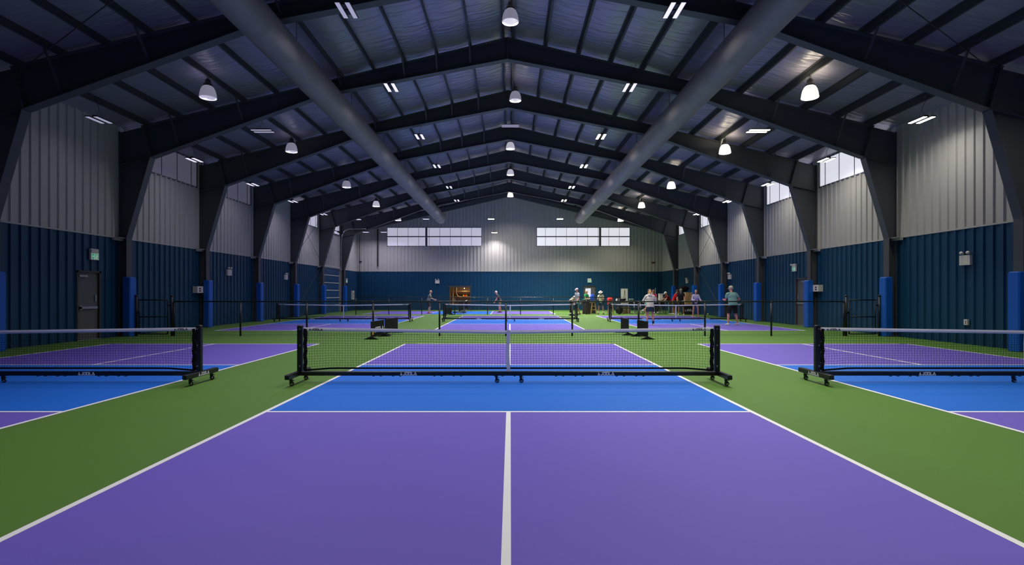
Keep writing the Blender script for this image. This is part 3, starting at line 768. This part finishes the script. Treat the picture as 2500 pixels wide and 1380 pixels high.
# service hatch with a store room behind
a, b, z0, z1 = -5.22, -3.5, .5, 1.98
m = MB().box(a, YB, z0-.02, b, YB+1.6, z0).box(a, YB, z1, b, YB+1.6, z1+.02).box(a-.02, YB, z0, a, YB+1.6, z1).box(b, YB, z0, b+.02, YB+1.6, z1).box(a, YB+1.6, z0, b, YB+1.62, z1)
o = m.build('door_5', BROWN); tag(o, 'square brown-lined hatch in the back wall', 'hatch', kind='structure')
MB().box(a-.12, YB-.1, z1-.03, b+.12, YB-.03, z1+.13).box(a-.07, YB-.08, z0-.05, a, YB-.01, z1).box(b, YB-.08, z0-.05, b+.07, YB-.01, z1).build('hatch_frame', FRAMEG, o)
tag(MB().box(a+.18, YB+.3, z0, a+.27, YB+.38, z1).build('wood_post', WOOD), 'pale wooden post inside the hatch, left one', 'post')
tag(MB().path([(a+.5, YB+.5, z1), (a+.5, YB+.5, 1.4), (a+.62, YB+.5, 1.2), (a+1.0, YB+.6, 1.08)], .045, 10).build('vent_pipe', WOOD), 'pale bent pipe inside the hatch', 'pipe')
m = MB().box(a+.01, YB+.7, 1.62, b-.01, YB+.9, 1.65).box(a+.01, YB+.7, 1.14, b-.01, YB+.9, 1.17)
tag(m.build('wall_shelf', WOOD), 'two thin shelves across the inside of the hatch', 'shelf')
for i, (dx, c) in enumerate(((1.1, YEL), (1.25, RED), (1.38, WOOD), (.75, BLACK))):
    tag(MB().cbox((a+dx, YB+.8, 1.17+.07), (.1, .1, .14), .01).build('storage_jar', c), ['yellow', 'red', 'tan', 'black'][i] + ' small box on the lower shelf in the hatch', 'box')
l = bpy.data.lights.new('store_light', 'POINT'); l.energy = 16; l.color = (1, .72, .42); l.shadow_soft_size = .08  # added lamp, put in with its bulb to light the recess warmly
lo = bpy.data.objects.new('store_light', l); COL.objects.link(lo)
t = thing('added_bulb', (a+1.2, YB+.45, 1.9), 'added small bulb lighting the inside of the hatch', 'bulb')
MB().ell((0,0,-.02), (.03,.03,.04)).build('bulb_glass', mat('bulb_glow', (1,.8,.5), .5, emis=(1,.7,.35), es=8), t, smooth=True); MB().tube((0,0,.02), (0,0,.08), .02, 8).build('socket', BLACK, t)
lo.parent = t; lo.location = (0, 0, -.12)

# ------------------------------------------------------------------ people
SKIN = {'light': mat('skin_light', srgb(205, 158, 132), .5), 'tan': mat('skin_tan', srgb(176, 122, 92), .5), 'pink': mat('skin_pink', srgb(200, 140, 118), .5)}
def cloth(name, rgb): return mat('cloth_' + name, srgb(*rgb), .85, spec=.2, noise=.08, nscale=12)
HAIR = {'grey': mat('hair_grey', srgb(150, 146, 142), .6), 'white': mat('hair_white', srgb(205, 198, 186), .6), 'blonde': mat('hair_blonde', srgb(182, 138, 82), .55), 'brown': mat('hair_brown', srgb(62, 42, 30), .55)}
EYE = mat('eye_dark', srgb(30, 24, 22), .3)
def remesh(o, vox, sm=3):
    r = o.modifiers.new('skin', 'REMESH'); r.mode = 'VOXEL'; r.voxel_size = vox; r.use_smooth_shade = True
    if sm: q = o.modifiers.new('soft', 'SMOOTH'); q.iterations = sm; q.factor = .5
    return o
def person(px, y, label, H=1.75, rz=0, x=None, lean=5, side=0, legs=((5,5,8),(-5,5,8)), arms=((10,10,25,0),(10,10,25,0)), look=0, turn=0, skin='light',
           shirt=('white', (220,220,220)), sleeve=.55, long=False, bottom=('navy', (24,34,54)), kind='shorts', blen=.6, hair='grey', hairlong=False, tail=False,
           cap=None, brimhat=None, shoes=('white', (225,225,220)), socks=None, female=False, hood=False, wide=1.0):
    k = H/1.75; X = gz(px, y) if x is None else x
    rad = math.radians
    t = thing('person', (X, y, 0), label, 'person', None, rz)
    def legd(f, o_, s): return Vector((math.sin(rad(o_))*s, math.sin(rad(f))*math.cos(rad(o_)), -math.cos(rad(f))*math.cos(rad(o_))))
    J = []
    for s, (f, o_, kb) in zip((-1, 1), legs):
        hip = Vector((s*.088*k, 0, 0)); kn = hip + legd(f, o_, s)*.43*k; an = kn + legd(f-kb, o_*.6, s)*.41*k
        J.append([s, hip, kn, an, f-kb])
    zmin = min(j[3].z for j in J); off = Vector((0, 0, -zmin + .085*k))
    # feet centred below the thing's origin
    mid = (J[0][3] + J[1][3])/2; off -= Vector((mid.x, mid.y, 0))
    for j in J: j[1] += off; j[2] += off; j[3] += off
    pel = off.copy()
    up = Vector((math.sin(rad(side)), math.sin(rad(lean))*math.cos(rad(side)), math.cos(rad(lean))*math.cos(rad(side))))
    R = Vector((1, 0, 0)); R = (R - up*R.dot(up)).normalized(); Fw = up.cross(R).normalized()
    Rm = Matrix((R, Fw, up)).transposed()
    sh = pel + up*.50*k; neck = pel + up*.545*k
    hp = rad(look); hup = (up*.35 + Vector((0,0,1))*.65).normalized()
    hup = (Matrix.Rotation(hp, 3, R) @ hup).normalized()
    hc = neck + (up*.5+hup*.5).normalized()*.055*k + hup*.115*k
    HR = (Matrix.Rotation(rad(turn), 3, hup) @ R); HR = (HR - hup*HR.dot(hup)).normalized(); HF = hup.cross(HR).normalized()
    Hm = Matrix((HR, HF, hup)).transposed()
    hl = lambda a, b, c: hc + Hm @ Vector((a*k, b*k, c*k))
    b = MB(); wd = wide*(.92 if female else 1)
    b.ell(pel + up*.03*k, (.155*k*(1.04 if female else 1), .108*k, .12*k), Rm); b.frust(pel+up*.02*k, pel+up*.3*k, (.145*k*wd, .10*k), (.145*k*wd, .098*k), R)
    b.ell(pel + up*.36*k, (.165*k*wd, .108*k, .17*k), Rm); b.cap_(sh - R*.13*k*wd - up*.02*k, sh + R*.13*k*wd - up*.02*k, .058*k, .058*k)
    b.cap_(sh - up*.03*k, neck + hup*.06*k, .062*k, .05*k)
    b.ell(hc, (.074*k, .093*k, .108*k), Hm, 18, 12); b.ell(hl(0, .022, -.06), (.056*k, .068*k, .062*k), Hm); b.ell(hl(0, .1, -.012), (.012*k, .02*k, .024*k), Hm); b.ell(hl(0, .082, -.062), (.024*k, .014*k, .01*k), Hm)
    for s in (-1, 1): b.ell(hl(s*.077, .0, -.01), (.01*k, .02*k, .032*k), Hm)
    ms_shirt = MB(); ms_bot = MB(); ms_shoe = MB(); ms_sock = MB()
    for s, hip, kn, an, sf in J:
        b.cap_(hip, kn, .078*k, .052*k); m_ = kn + (an-kn)*.3 - Vector((0, .012*k, 0)); b.cap_(kn, m_, .05*k, .055*k); b.cap_(m_, an, .052*k, .034*k)
        ft = an + Vector((0, .15*k, -.045*k)); b.cap_(an + Vector((0,-.03*k,-.04*k)), ft, .034*k, .03*k)
        # shoe
        lift = an.z - .085*k
        z0 = an.z - .085*k
        rs = []
        for (yy, w_, h_) in ((-.085,.028,.06), (-.06,.04,.085), (0,.042,.09), (.06,.044,.07), (.13,.048,.05), (.175,.036,.035), (.19,.02,.02)):
            cx = an.x + s*.01*k
            rs.append([(cx-w_*k, an.y+yy*k, z0), (cx+w_*k, an.y+yy*k, z0), (cx+w_*k, an.y+yy*k, z0+h_*k*.6), (cx+w_*k*.6, an.y+yy*k, z0+h_*k), (cx-w_*k*.6, an.y+yy*k, z0+h_*k), (cx-w_*k, an.y+yy*k, z0+h_*k*.6)])
        sm_ = MB().rings(rs); o = sm_.build('shoe', cloth(*shoes), t, smooth=True)
        if socks: MB().frust(an + (an-kn).normalized()*.02, an + (kn-an)*(.32), (.043*k, .045*k), (.053*k, .056*k)).build('sock', cloth(*socks), t, smooth=True)
        L_ = (kn-hip)
        if kind == 'shorts': ms_bot.frust(hip + Vector((0,0,.04*k)), hip + L_*blen*1.25, (.105*k, .105*k), (.098*k, .1*k))
        elif kind == 'pants': ms_bot.cap_(hip, kn, .098*k, .07*k); ms_bot.cap_(kn, an + (kn-an)*.08, .068*k, .055*k)
    if kind == 'skirt':
        a_ = pel + up*.1*k; c_ = pel - Vector((0, 0, blen*.5*k)); ms_bot.frust(a_, c_, (.16*k, .12*k), (.215*k, .17*k))
    else: ms_bot.ell(pel + up*.02*k, (.168*k, .125*k, .115*k), Rm); ms_bot.frust(pel, pel+up*.12*k, (.165*k, .12*k), (.155*k, .112*k), R)
    ms_shirt.frust(pel - up*.05*k, pel + up*.28*k, (.172*k*wd, .132*k), (.16*k*wd, .12*k), R); ms_shirt.ell(pel + up*.36*k, (.18*k*wd, .122*k, .175*k), Rm)
    ms_shirt.cap_(sh - R*.135*k*wd - up*.02*k, sh + R*.135*k*wd - up*.02*k, .07*k, .07*k)
    for (s, (f, o_, e, inn)) in zip((-1, 1), arms):
        S = sh + R*s*.165*k*wd - up*.03*k
        d1 = Vector((math.sin(rad(o_))*s, math.sin(rad(f))*math.cos(rad(o_)), -math.cos(rad(f))*math.cos(rad(o_))))
        E = S + d1*.285*k; d2 = Vector((math.sin(rad(o_-inn))*s, math.sin(rad(f+e)), -math.cos(rad(f+e)))).normalized(); Wp = E + d2*.245*k
        b.cap_(S, E, .047*k, .038*k); b.cap_(E, E+d2*.09*k, .038*k, .037*k); b.cap_(E+d2*.09*k, Wp, .037*k, .025*k)
        # hand: palm, four unequal curled fingers, thumb from the side
        pn = d2.cross(Vector((s*.2, .3, 1))).normalized(); wv = d2.cross(pn).normalized(); q = Matrix((wv, pn, d2)).transposed()
        P0 = Wp + d2*.05*k; b.ell(P0, (.04*k, .018*k, .055*k), q, 12, 8)
        cl = -pn
        for fi, ln in enumerate((.068, .078, .072, .056)):
            base = P0 + d2*.042*k + wv*(.029-.0193*fi)*k; m1 = base + (d2*.85+cl*.35).normalized()*ln*.55*k; m2 = m1 + (d2*.3+cl*.9).normalized()*ln*.5*k
            b.cap_(base, m1, .0098*k, .009*k, 8); b.cap_(m1, m2, .009*k, .008*k, 8)
        tb = P0 - d2*.015*k + wv*.034*k; t1 = tb + (wv*.75+d2*.5+cl*.3).normalized()*.04*k; b.cap_(tb, t1, .0125*k, .011*k, 8); b.cap_(t1, t1 + (d2*.8+cl*.5).normalized()*.032*k, .011*k, .009*k, 8)
        if long: ms_shirt.cap_(S, E, .062*k, .056*k); ms_shirt.frust(E, E + (Wp-E)*.93, (.057*k, .057*k), (.043*k, .043*k))
        else: ms_shirt.frust(S - d1*.02, S + d1*.285*k*sleeve, (.066*k, .068*k), (.064*k, .066*k))
        HANDS[(t.name, s)] = (P0 + d2*.05*k, d2, t)
    body = remesh(b.build('body', SKIN[skin], t), .0095)
    e = MB()
    for s in (-1, 1): e.ell(hl(s*.03, .083, .012), (.012*k, .009*k, .008*k), Hm, 10, 6)
    e.build('eyes', EYE, t, smooth=True)
    MB().ell(hl(0, .094, -.062), (.022*k, .006*k, .005*k), Hm, 10, 6).build('mouth', mat('lips', srgb(160, 84, 78), .5), t, smooth=True)
    o = remesh(ms_shirt.build('shirt', cloth(*shirt), t), .014)
    o = remesh(ms_bot.build('skirt' if kind == 'skirt' else ('trousers' if kind == 'pants' else 'shorts'), cloth(*bottom), t), .014)
    h = MB()
    if hair:
        h.ell(hl(0, -.022, .022), (.083*k, .094*k, .1*k), Hm, 18, 12)
        if hairlong: h.ell(hl(0, -.055, -.07), (.08*k, .055*k, .115*k), Hm)
        if tail: h.cap_(hl(0, -.1, .0), hl(0, -.13, -.17), .035*k, .018*k)
        # keep the face clear: hair volume sits behind the brow
        h.build('hair', HAIR[hair], t, smooth=True)
    if cap:
        m = MB(); rs = []
        for (r_, z) in ((.088, .02), (.09, .045), (.086, .075), (.07, .102), (.045, .12), (.012, .128)):
            rs.append([tuple(hl(r_*math.cos(2*PI*i/20), r_*1.12*math.sin(2*PI*i/20)-.008, z)) for i in range(20)])
        m.rings(rs); rs = []
        for yy, w_ in ((.07, .075), (.11, .07), (.145, .055), (.165, .025)):
            rs.append([tuple(hl(-w_, yy, .03-yy*.12)), tuple(hl(w_, yy, .03-yy*.12)), tuple(hl(w_, yy, .037-yy*.1)), tuple(hl(-w_, yy, .037-yy*.1))])
        m.rings(rs); m.build('cap', cloth(*cap), t, smooth=True)
    if brimhat:
        m = MB(); rs = []
        for (r_, z) in ((.165, .012), (.168, .02), (.1, .045), (.09, .075), (.075, .11), (.04, .125), (.01, .128)):
            rs.append([tuple(hl(r_*math.cos(2*PI*i/24), r_*1.08*math.sin(2*PI*i/24)-.005, z+.01*math.cos(4*PI*i/24)*(r_ > .12))) for i in range(24)])
        m.rings(rs); m.build('sun_hat', cloth(*brimhat), t, smooth=True)
    if hood:
        MB().ell(sh + up*.03*k - Fw*.09*k, (.105*k, .055*k, .085*k), Rm).build('hood', cloth(*shirt), t, smooth=True)
    return t
HANDS = {}
def paddle(t, s, label, rgb=(40, 44, 60)):
    P, d, _ = HANDS[(t.name, s)]
    q = thing('pickleball_paddle', (0,0,0), label, 'paddle'); M = Matrix.Translation(t.location) @ Matrix.Rotation(t.rotation_euler.z, 4, 'Z')
    d3 = (M.to_3x3() @ d); P3 = M @ P; z = (d3*.6 + Vector((0,0,.5))).normalized(); q.location = P3; q.rotation_euler = z.to_track_quat('Z', 'Y').to_euler()
    MB().tube((0,0,-.05), (0,0,.08), .014, 8).build('grip', BLACKM, q)
    rs = []
    for zz, w_ in ((.07,.02),(.1,.07),(.14,.095),(.26,.1),(.31,.085),(.33,.05)): rs.append([(-w_,-.006,zz),(w_,-.006,zz),(w_,.006,zz),(-w_,.006,zz)])
    MB().rings(rs).build('blade', cloth('paddle%d' % rgb[0], rgb), q)
    return q
LT, RT, AW, TO = PI/2, -PI/2, 0, PI
p = person(1587, 24.3, 'woman with navy cap, ponytail, white hooded top and navy skirt, back to the viewer', 1.66, AW, lean=4, legs=((3,5,4),(2,6,4)), arms=((18,26,75,60),(18,26,75,60)), look=-12,
       skin='pink', shirt=('cream', (206,200,192)), long=True, bottom=('navy', (22,36,62)), kind='skirt', blen=.5, hair='blonde', hairlong=True, tail=True, cap=('navycap', (58,64,92)), socks=('navysock', (24,34,66)), female=True, hood=True, wide=1.22)
p = person(1789, 24.6, 'man in teal t-shirt, black shorts and pale cap, standing on the far right court', 1.84, AW+.25, lean=12, legs=((10,13,18),(10,13,18)), arms=((20,4,75,30),(-8,34,80,80)), look=-8, turn=10,
       skin='pink', shirt=('teal', (116,158,156)), sleeve=.62, bottom=('black', (16,17,20)), kind='shorts', blen=.72, hair='grey', cap=('palecap', (186,182,158)), shoes=('greyshoe', (190,196,190)), wide=1.3)
p = person(1698, 32.4, 'grey-haired woman in a lavender sweater facing the viewer at the far right net', 1.68, TO, lean=8, legs=((14,6,22),(8,7,14)), arms=((12,16,70,25),(12,16,70,30)), look=-12,
       skin='pink', shirt=('lavender', (190,182,214)), long=True, bottom=('darkskort', (40,36,58)), kind='shorts', blen=.3, hair='grey', shoes=('pinkshoe', (226,170,190)), female=True, wide=1.12)
paddle(p, 1, 'paddle held by the woman in the lavender sweater', (205, 196, 214))
p = person(1047, 38.2, 'bald man in a grey t-shirt bending his knees on the far crosswise court', 1.72, RT+.1, lean=16, legs=((20,4,30),(12,5,22)), arms=((20,8,45,0),(24,8,50,0)), look=-4,
       skin='light', shirt=('greytee', (134,136,132)), sleeve=.6, bottom=('charcoal', (52,50,50)), kind='shorts', blen=.75, hair=None, shoes=('redshoe', (120,44,52)))
paddle(p, -1, 'paddle held low by the man in grey')
p = person(1221, 40.4, 'white-haired man in a dark shirt and khaki shorts leaning forward, far court by the wall', 1.72, LT+.15, lean=30, legs=((16,5,20),(2,5,14)), arms=((15,8,20,0),(-10,8,60,0)), look=-8,
       skin='pink', shirt=('charcoaltee', (62,58,62)), sleeve=.6, bottom=('khaki', (112,104,74)), kind='shorts', blen=.7, hair='white', shoes=('blackshoe', (34,32,36)))
p = person(1393, 37.7, 'person in a beige top bending over to the right, left end of the group', 1.74, RT, lean=48, legs=((6,4,8),(-2,4,4)), arms=((30,8,25,0),(20,8,20,0)), look=-25,
       skin='light', shirt=('beige', (172,158,142)), long=True, bottom=('blackpants', (24,24,28)), kind='pants', hair='brown')
p = person(1412, 35.7, 'man in a pink cap, grey t-shirt and teal shorts walking left', 1.8, LT+.5, lean=4, legs=((14,3,10),(-12,3,14)), arms=((6,8,30,0),(-8,10,20,0)), look=-6,
       skin='pink', shirt=('ltgrey', (166,172,186)), sleeve=.62, bottom=('tealshorts', (84,138,138)), kind='shorts', blen=.78, hair='brown', cap=('pinkcap', (214,186,196)), shoes=('blackshoe', (34,32,36)))
p = person(1428, 39.6, 'blonde woman in a green top behind the dark round table', 1.68, TO+.7, lean=10, arms=((20,10,60,20),(20,10,60,20)), look=-15,
       skin='light', shirt=('green', (30,150,86)), sleeve=.5, bottom=('blackpants', (24,24,28)), kind='pants', hair='blonde', hairlong=True, female=True)
p = person(1467, 37.0, 'woman in wide sun hat and cream top beside the round table', 1.64, TO-.35, lean=12, legs=((6,8,6),(6,8,6)), arms=((20,14,70,30),(20,14,70,30)), look=-22,
       skin='tan', shirt=('creamtop', (214,210,180)), sleeve=.6, bottom=('darkblue', (24,52,72)), kind='shorts', blen=.5, hair='brown', brimhat=('hat', (214,204,196)), socks=('whitesock', (210,210,205)), shoes=('blackshoe', (34,32,36)), female=True)
p = person(1573, 35.4, 'person in white sleeves with one leg kicked back, left of the navy cap woman', 1.66, RT+.4, lean=14, legs=((4,4,6),(-6,4,68)), arms=((25,8,40,0),(18,8,40,0)), look=-10,
       skin='light', shirt=('whitelong', (206,204,208)), long=True, bottom=('paleteal', (120,176,176)), kind='shorts', blen=.45, hair='brown', cap=('greycap', (84,84,92)), female=True)
p = person(1597, 36.4, 'person in a pink top hidden behind the woman with the navy cap', 1.7, TO-.5, lean=10, arms=((20,8,60,20),(20,8,60,20)), look=-14,
       skin='tan', shirt=('pinktop', (186,62,90)), sleeve=.5, bottom=('blackpants', (24,24,28)), kind='pants', hair='brown', cap=('browncap', (132,96,66)))
p = person(1609, 39.4, 'person in a grey top bending over the black tables', 1.7, LT-.5, lean=42, arms=((40,8,20,0),(40,8,20,0)), look=-20,
       skin='light', shirt=('greygreen', (84,86,84)), long=True, bottom=('blackpants', (24,24,28)), kind='pants', hair='grey')
p = person(1638, 37.3, 'person in a maroon top and white cap stooping left behind the red shirt', 1.66, LT+.2, lean=34, arms=((40,8,20,0),(40,8,20,0)), look=-10,
       skin='tan', shirt=('maroon', (92,30,34)), sleeve=.6, bottom=('olive', (70,66,48)), kind='pants', hair='white', cap=('whitecap', (214,214,210)))
p = person(1644, 36.7, 'man in a red t-shirt and olive shorts leaning right, white shoes', 1.76, RT-.3, lean=20, legs=((8,5,8),(0,5,8)), arms=((18,8,15,0),(12,8,15,0)), look=-20,
       skin='tan', shirt=('red', (190,24,32)), sleeve=.6, bottom=('olive', (70,66,48)), kind='shorts', blen=.75, hair='brown', cap=('maroncap', (96,44,56)), shoes=('white', (225,225,220)))
p = person(1663, 35.9, 'man in a black t-shirt and pale cap looking down, beside the cardboard boxes', 1.78, TO-.4, lean=10, legs=((6,6,8),(0,6,8)), arms=((18,10,30,10),(10,12,25,10)), look=-28,
       skin='tan', shirt=('blacktee', (32,30,34)), sleeve=.62, bottom=('brownshorts', (58,44,36)), kind='shorts', blen=.7, hair='brown', cap=('olivecap', (128,128,98)), shoes=('white', (225,225,220)))
paddle(p, -1, 'white paddle held by the man in the black shirt', (222, 218, 222))

# ------------------------------------------------------------------ tables, seats and gear by the group
def table(px0, px1, y, label):
    x0, x1 = gz(px0, y), gz(px1, y); t = thing('folding_table', ((x0+x1)/2, y, 0), label, 'table', 'black folding tables'); w_ = (x1-x0)/2
    MB().cbox((0, 0, .80), (2*w_, .72, .045), .01).build('tabletop', BLACK, t)
    for s in (-1, 1):
        for u in (-1, 1): MB().tube((s*(w_-.15), u*.28, .0), (s*(w_-.2), u*.24, .79), .016, 8).build('leg', BLACK, t)
    MB().tube((-w_+.18, 0, .35), (w_-.18, 0, .35), .012, 6).build('stretcher', BLACK, t)
table(1501, 1558, 38.3, 'black folding table in front of the white display board')
table(1566, 1628, 38.3, 'black folding table behind the woman with the navy cap')
def fchair(x, y, rz, label):
    t = thing('folding_chair', (x, y, 0), label, 'chair', 'black chairs along the tables', rz)
    MB().cbox((0, 0, .45), (.42, .4, .035), .01).build('seat', BLACK, t)
    MB().cbox((0, -.2, .76), (.42, .025, .2), .008).build('backrest', BLACK, t)
    for s in (-1, 1):
        MB().tube((s*.2, .22, 0), (s*.2, -.2, .86), .012, 8).build('leg', CHROME, t); MB().tube((s*.2, -.24, 0), (s*.2, .1, .45), .012, 8).build('leg', CHROME, t)
for i, px in enumerate((1541, 1556, 1571, 1604, 1620)):
    fchair(gz(px, 37.6), 37.6, PI + .1*(i-2), ['black folding chair at the right end of the first table', 'black folding chair in the gap between the two tables', 'black folding chair left of the kicked-up leg', 'black folding chair just right of the navy skirt', 'black folding chair at the right end of the tables'][i])
def stool(px, y, label):
    t = thing('bar_stool', (gz(px, y), y, 0), label, 'stool', 'pale wooden stools')
    MB().lathe([(.15, .82), (.18, .84), (.18, .87), (.15, .885)], n=24).build('seat', WOOD, t, smooth=True)
    for a in range(4):
        c, s = math.cos(PI/4+a*PI/2), math.sin(PI/4+a*PI/2); MB().tube((c*.27, s*.27, 0), (c*.13, s*.13, .83), .02, 8).build('leg', WOOD, t)
    m = MB()
    for z, r in ((.3, .225), (.55, .18)):
        for a in range(4):
            p, q = PI/4+a*PI/2, PI/4+(a+1)*PI/2; m.tube((math.cos(p)*r, math.sin(p)*r, z), (math.cos(q)*r, math.sin(q)*r, z), .013, 6)
    m.build('rung', WOOD, t)
stool(1449, 37.3, 'wooden stool right of the dark round table'); stool(1491, 37.3, 'wooden stool carrying a red jacket')
def blob(name, px, y, z, r, m_, label, cat, parts=None, seed=1):
    rnd = random.Random(seed); n, mm = 20, 12; t = thing(name, (gz(px, y), y, z), label, cat); rs = []
    for i in range(1, mm):
        th = PI*i/mm; rs.append([(r[0]*math.sin(th)*math.cos(2*PI*k/n)*(1+.12*math.sin(3*k+i)), r[1]*math.sin(th)*math.sin(2*PI*k/n)*(1+.1*math.sin(5*k)), r[2]*(1-math.cos(th))*(1+.06*math.sin(k*2+i))) for k in range(n)])
    MB().rings(rs).build(parts or 'body', m_, t, smooth=True); return t
j = blob('jacket', 1489, 37.3, .875, (.2, .17, .15), RED, 'red jacket bundled on the wooden stool', 'jacket', 'folded_cloth')
MB().bar((-.1, -.15, .2), (-.16, -.17, -.2), .1, .05).build('sleeve', RED, j)
g = blob('backpack', 1446, 38.6, 0.0, (.16, .13, .3), cloth('bluebag', (40, 84, 190)), 'blue bag between the green top and the sun hat', 'bag'); g.location.z = .8
MB().cbox((0, 0, .39), (.42, .42, .78), .02).build('crate', BLACK, None, loc=(gz(1446, 38.6), 38.6, 0)); tag(bpy.data.objects['crate'], 'black crate under the blue bag', 'crate')
MB().path([(-.06, -.05, .56), (-.04, -.06, .66), (.04, -.06, .66), (.06, -.05, .56)], .012, 6).build('strap', BLACKM, g)
g = blob('backpack', 1512, 37.5, 0, (.25, .2, .27), BLACKM, 'bulky black bag on the floor under the first table', 'bag', seed=4)
MB().path([(-.1, -.05, .5), (-.06, -.05, .62), (.06, -.05, .62), (.1, -.05, .5)], .014, 6).build('strap', BLACKM, g)
t = thing('round_table', (gz(1431, 37.6), 37.6, 0), 'tall dark round table among the people at the left of the group', 'table')
MB().lathe([(.33, .96), (.35, .97), (.35, 1.0), (.33, 1.01)], n=28).build('tabletop', BLACK, t, smooth=False); MB().lathe([(.28, 0), (.28, .02), (.24, .5), (.26, .96)], n=24).build('pedestal', mat('dark_brown', srgb(46, 36, 34), .6), t, smooth=True)
# white board on an easel
yb = 44.2; t = thing('easel', (gz(1524, yb), yb, 0), 'black tripod easel standing in front of the white board', 'easel')
for a, bq in (((-.24, -.3, 0), (0, -.18, 1.75)), ((.24, -.3, 0), (0, -.18, 1.75)), ((0, .0, 0), (0, -.16, 1.75))): MB().tube(a, bq, .013, 8).build('leg', BLACK, t)
MB().cbox((0, -.23, .8), (.5, .03, .03)).build('ledge', BLACK, t)
yb = 44.7; t = thing('display_board', (gz(1524, yb), yb, 0), 'tall white display board near the back wall', 'board')
MB().cbox((0, 0, 1.2), (.58, .03, 1.28)).build('panel', mat('board_white', srgb(212, 208, 202), .5), t); MB().box(-.3, -.02, .54, -.28, .02, 1.86).box(.28, -.02, .54, .3, .02, 1.86).box(-.3, -.02, 1.84, .3, .02, 1.86).build('rim', CHROME, t)
MB().cbox((0, .03, .28), (.06, .05, .56)).cbox((0, .03, .02), (.5, .3, .03)).build('stand', CHROME, t)
# things on the tables
TZ = .8225
t = thing('basket', (gz(1518, 38.3), 38.3, TZ), 'wide black basket on the first table', 'basket')
MB().lathe([(.2, 0), (.26, .1), (.30, .24), (.29, .25), (.24, .1), (.18, .02)], n=24).build('bowl', BLACK, t, smooth=True); MB().path([(-.28,0,.24), (-.2,0,.33), (.2,0,.33), (.28,0,.24)], .012, 6).build('handle', BLACK, t)
def small(name, px, y, z, prof, m_, label, cat, lid=None):
    t = thing(name, (gz(px, y), y, z), label, cat); MB().lathe(prof, n=18).build('body', m_, t, smooth=True)
    if lid: MB().lathe(lid[0], n=18).build('lid', lid[1], t, smooth=True)
small('drink_jug', 1506, 38.3, TZ, [(.06,0),(.075,.01),(.075,.18),(.05,.22)], PLASTIC, 'pale round jug left of the black basket', 'jug', ([(.04,.22),(.045,.25),(.02,.27)], CHROME))
small('bottle', 1624, 38.3, TZ, [(.05,0),(.06,.01),(.06,.2),(.025,.27),(.025,.32)], PLASTIC, 'white bottle at the right end of the tables', 'bottle', ([(.028,.315),(.028,.35)], CHROME))
small('cup', 1635, 39.0, .0, [(.09,0),(.1,.02),(.12,.8),(.11,.82)], mat('teal_plastic', srgb(70, 130, 130), .4), 'tall teal bin right of the tables', 'bin', ([(.125,.82),(.125,.85),(.03,.88)], mat('teal_plastic', (1,1,1))))
bpy.data.objects['cup'].name = 'tall_bin'
t = thing('storage_box', (gz(1541, 38.3), 38.3, TZ), 'green box with a pale lid on the first table', 'box'); MB().cbox((0,0,.1), (.28,.25,.2), .01).build('body', mat('green_box', srgb(40,92,66), .5), t); MB().cbox((0,0,.215), (.3,.27,.03), .006).build('lid', PLASTIC, t)
t = thing('drink_dispenser', (gz(1613, 38.3), 38.3, TZ), 'tall white drinks dispenser on the second table', 'dispenser'); MB().cbox((0,0,.33), (.27,.24,.42), .02).build('tank', PLASTIC, t); MB().cbox((0,0,.57), (.3,.27,.06), .01).build('lid', PLASTIC, t); MB().cbox((0,0,.06), (.2,.2,.12), .01).build('base', CHROME, t); MB().tube((0,-.12,.16), (0,-.17,.14), .015, 8).build('tap', BLACK, t)
for i, (px, yy, c, q) in enumerate(((1523, 38.5, CARD, 'tan'), (1533, 38.6, WOOD, 'golden'))):
    t = thing('carton', (gz(px, yy), yy, 0), f'{q} box stacked on the floor under the first table', 'box'); MB().cbox((0,0,.24), (.3,.3,.48), .008).build('body', c, t); MB().cbox((0,-.151,.3), (.2,.004,.1)).build('box_label', PLASTIC, t)
# cardboard boxes on the black clothed table
yc = 37.0
t = thing('draped_table', (gz(1679, yc), yc, 0), 'small table under a black cloth with white lettering, beneath the cardboard boxes', 'table')
MB().cbox((0, 0, .59), (.66, .5, .03)).build('tabletop', BLACK, t)
rs = []
for z in (.01, .2, .4, .6, .61):
    r = []
    for k in range(40):
        a = 2*PI*k/40; sx = max(-1, min(1, 1.3*math.cos(a))); sy = max(-1, min(1, 1.3*math.sin(a))); w_ = 1+.03*math.sin(k*2.3)*(1-z/.61)
        r.append((.345*sx*w_, .265*sy*w_, z))
    rs.append(r)
c = MB().rings(rs).build('cloth', BLACKM, t)
l = MB(); logo(l, (-.3, -.285, .22), (1,0,0), (0,0,1), .15, (0,-1,0), .6); l.build('cloth_lettering', LOGOW, c)
for i in range(3):
    t = thing('cardboard_box', (gz(1679.5, yc) + (.01, -.01, .02)[i], yc, .612 + .302*i), ['bottom', 'middle', 'top'][i] + ' cardboard box of the stack beside the man in the black shirt', 'box', 'stacked cardboard boxes')
    MB().cbox((0,0,.15), (.47,.4,.296), .006).build('carton', CARD, t); MB().cbox((0,-.2005,.15), (.06,.002,.296)).cbox((0,0,.2985), (.06,.4,.002)).build('tape', mat('brown_tape', srgb(150,112,72), .4), t)
b_ = blob('ball_bag', 1670, 37.9, 1.54, (.33, .16, .22), BLACKM, 'black bag hanging beside the far right column above the cardboard boxes', 'bag', seed=9)
MB().tube((0, 0, .5), (.3, .1, .9), .012, 6).build('strap', BLACKM, b_)
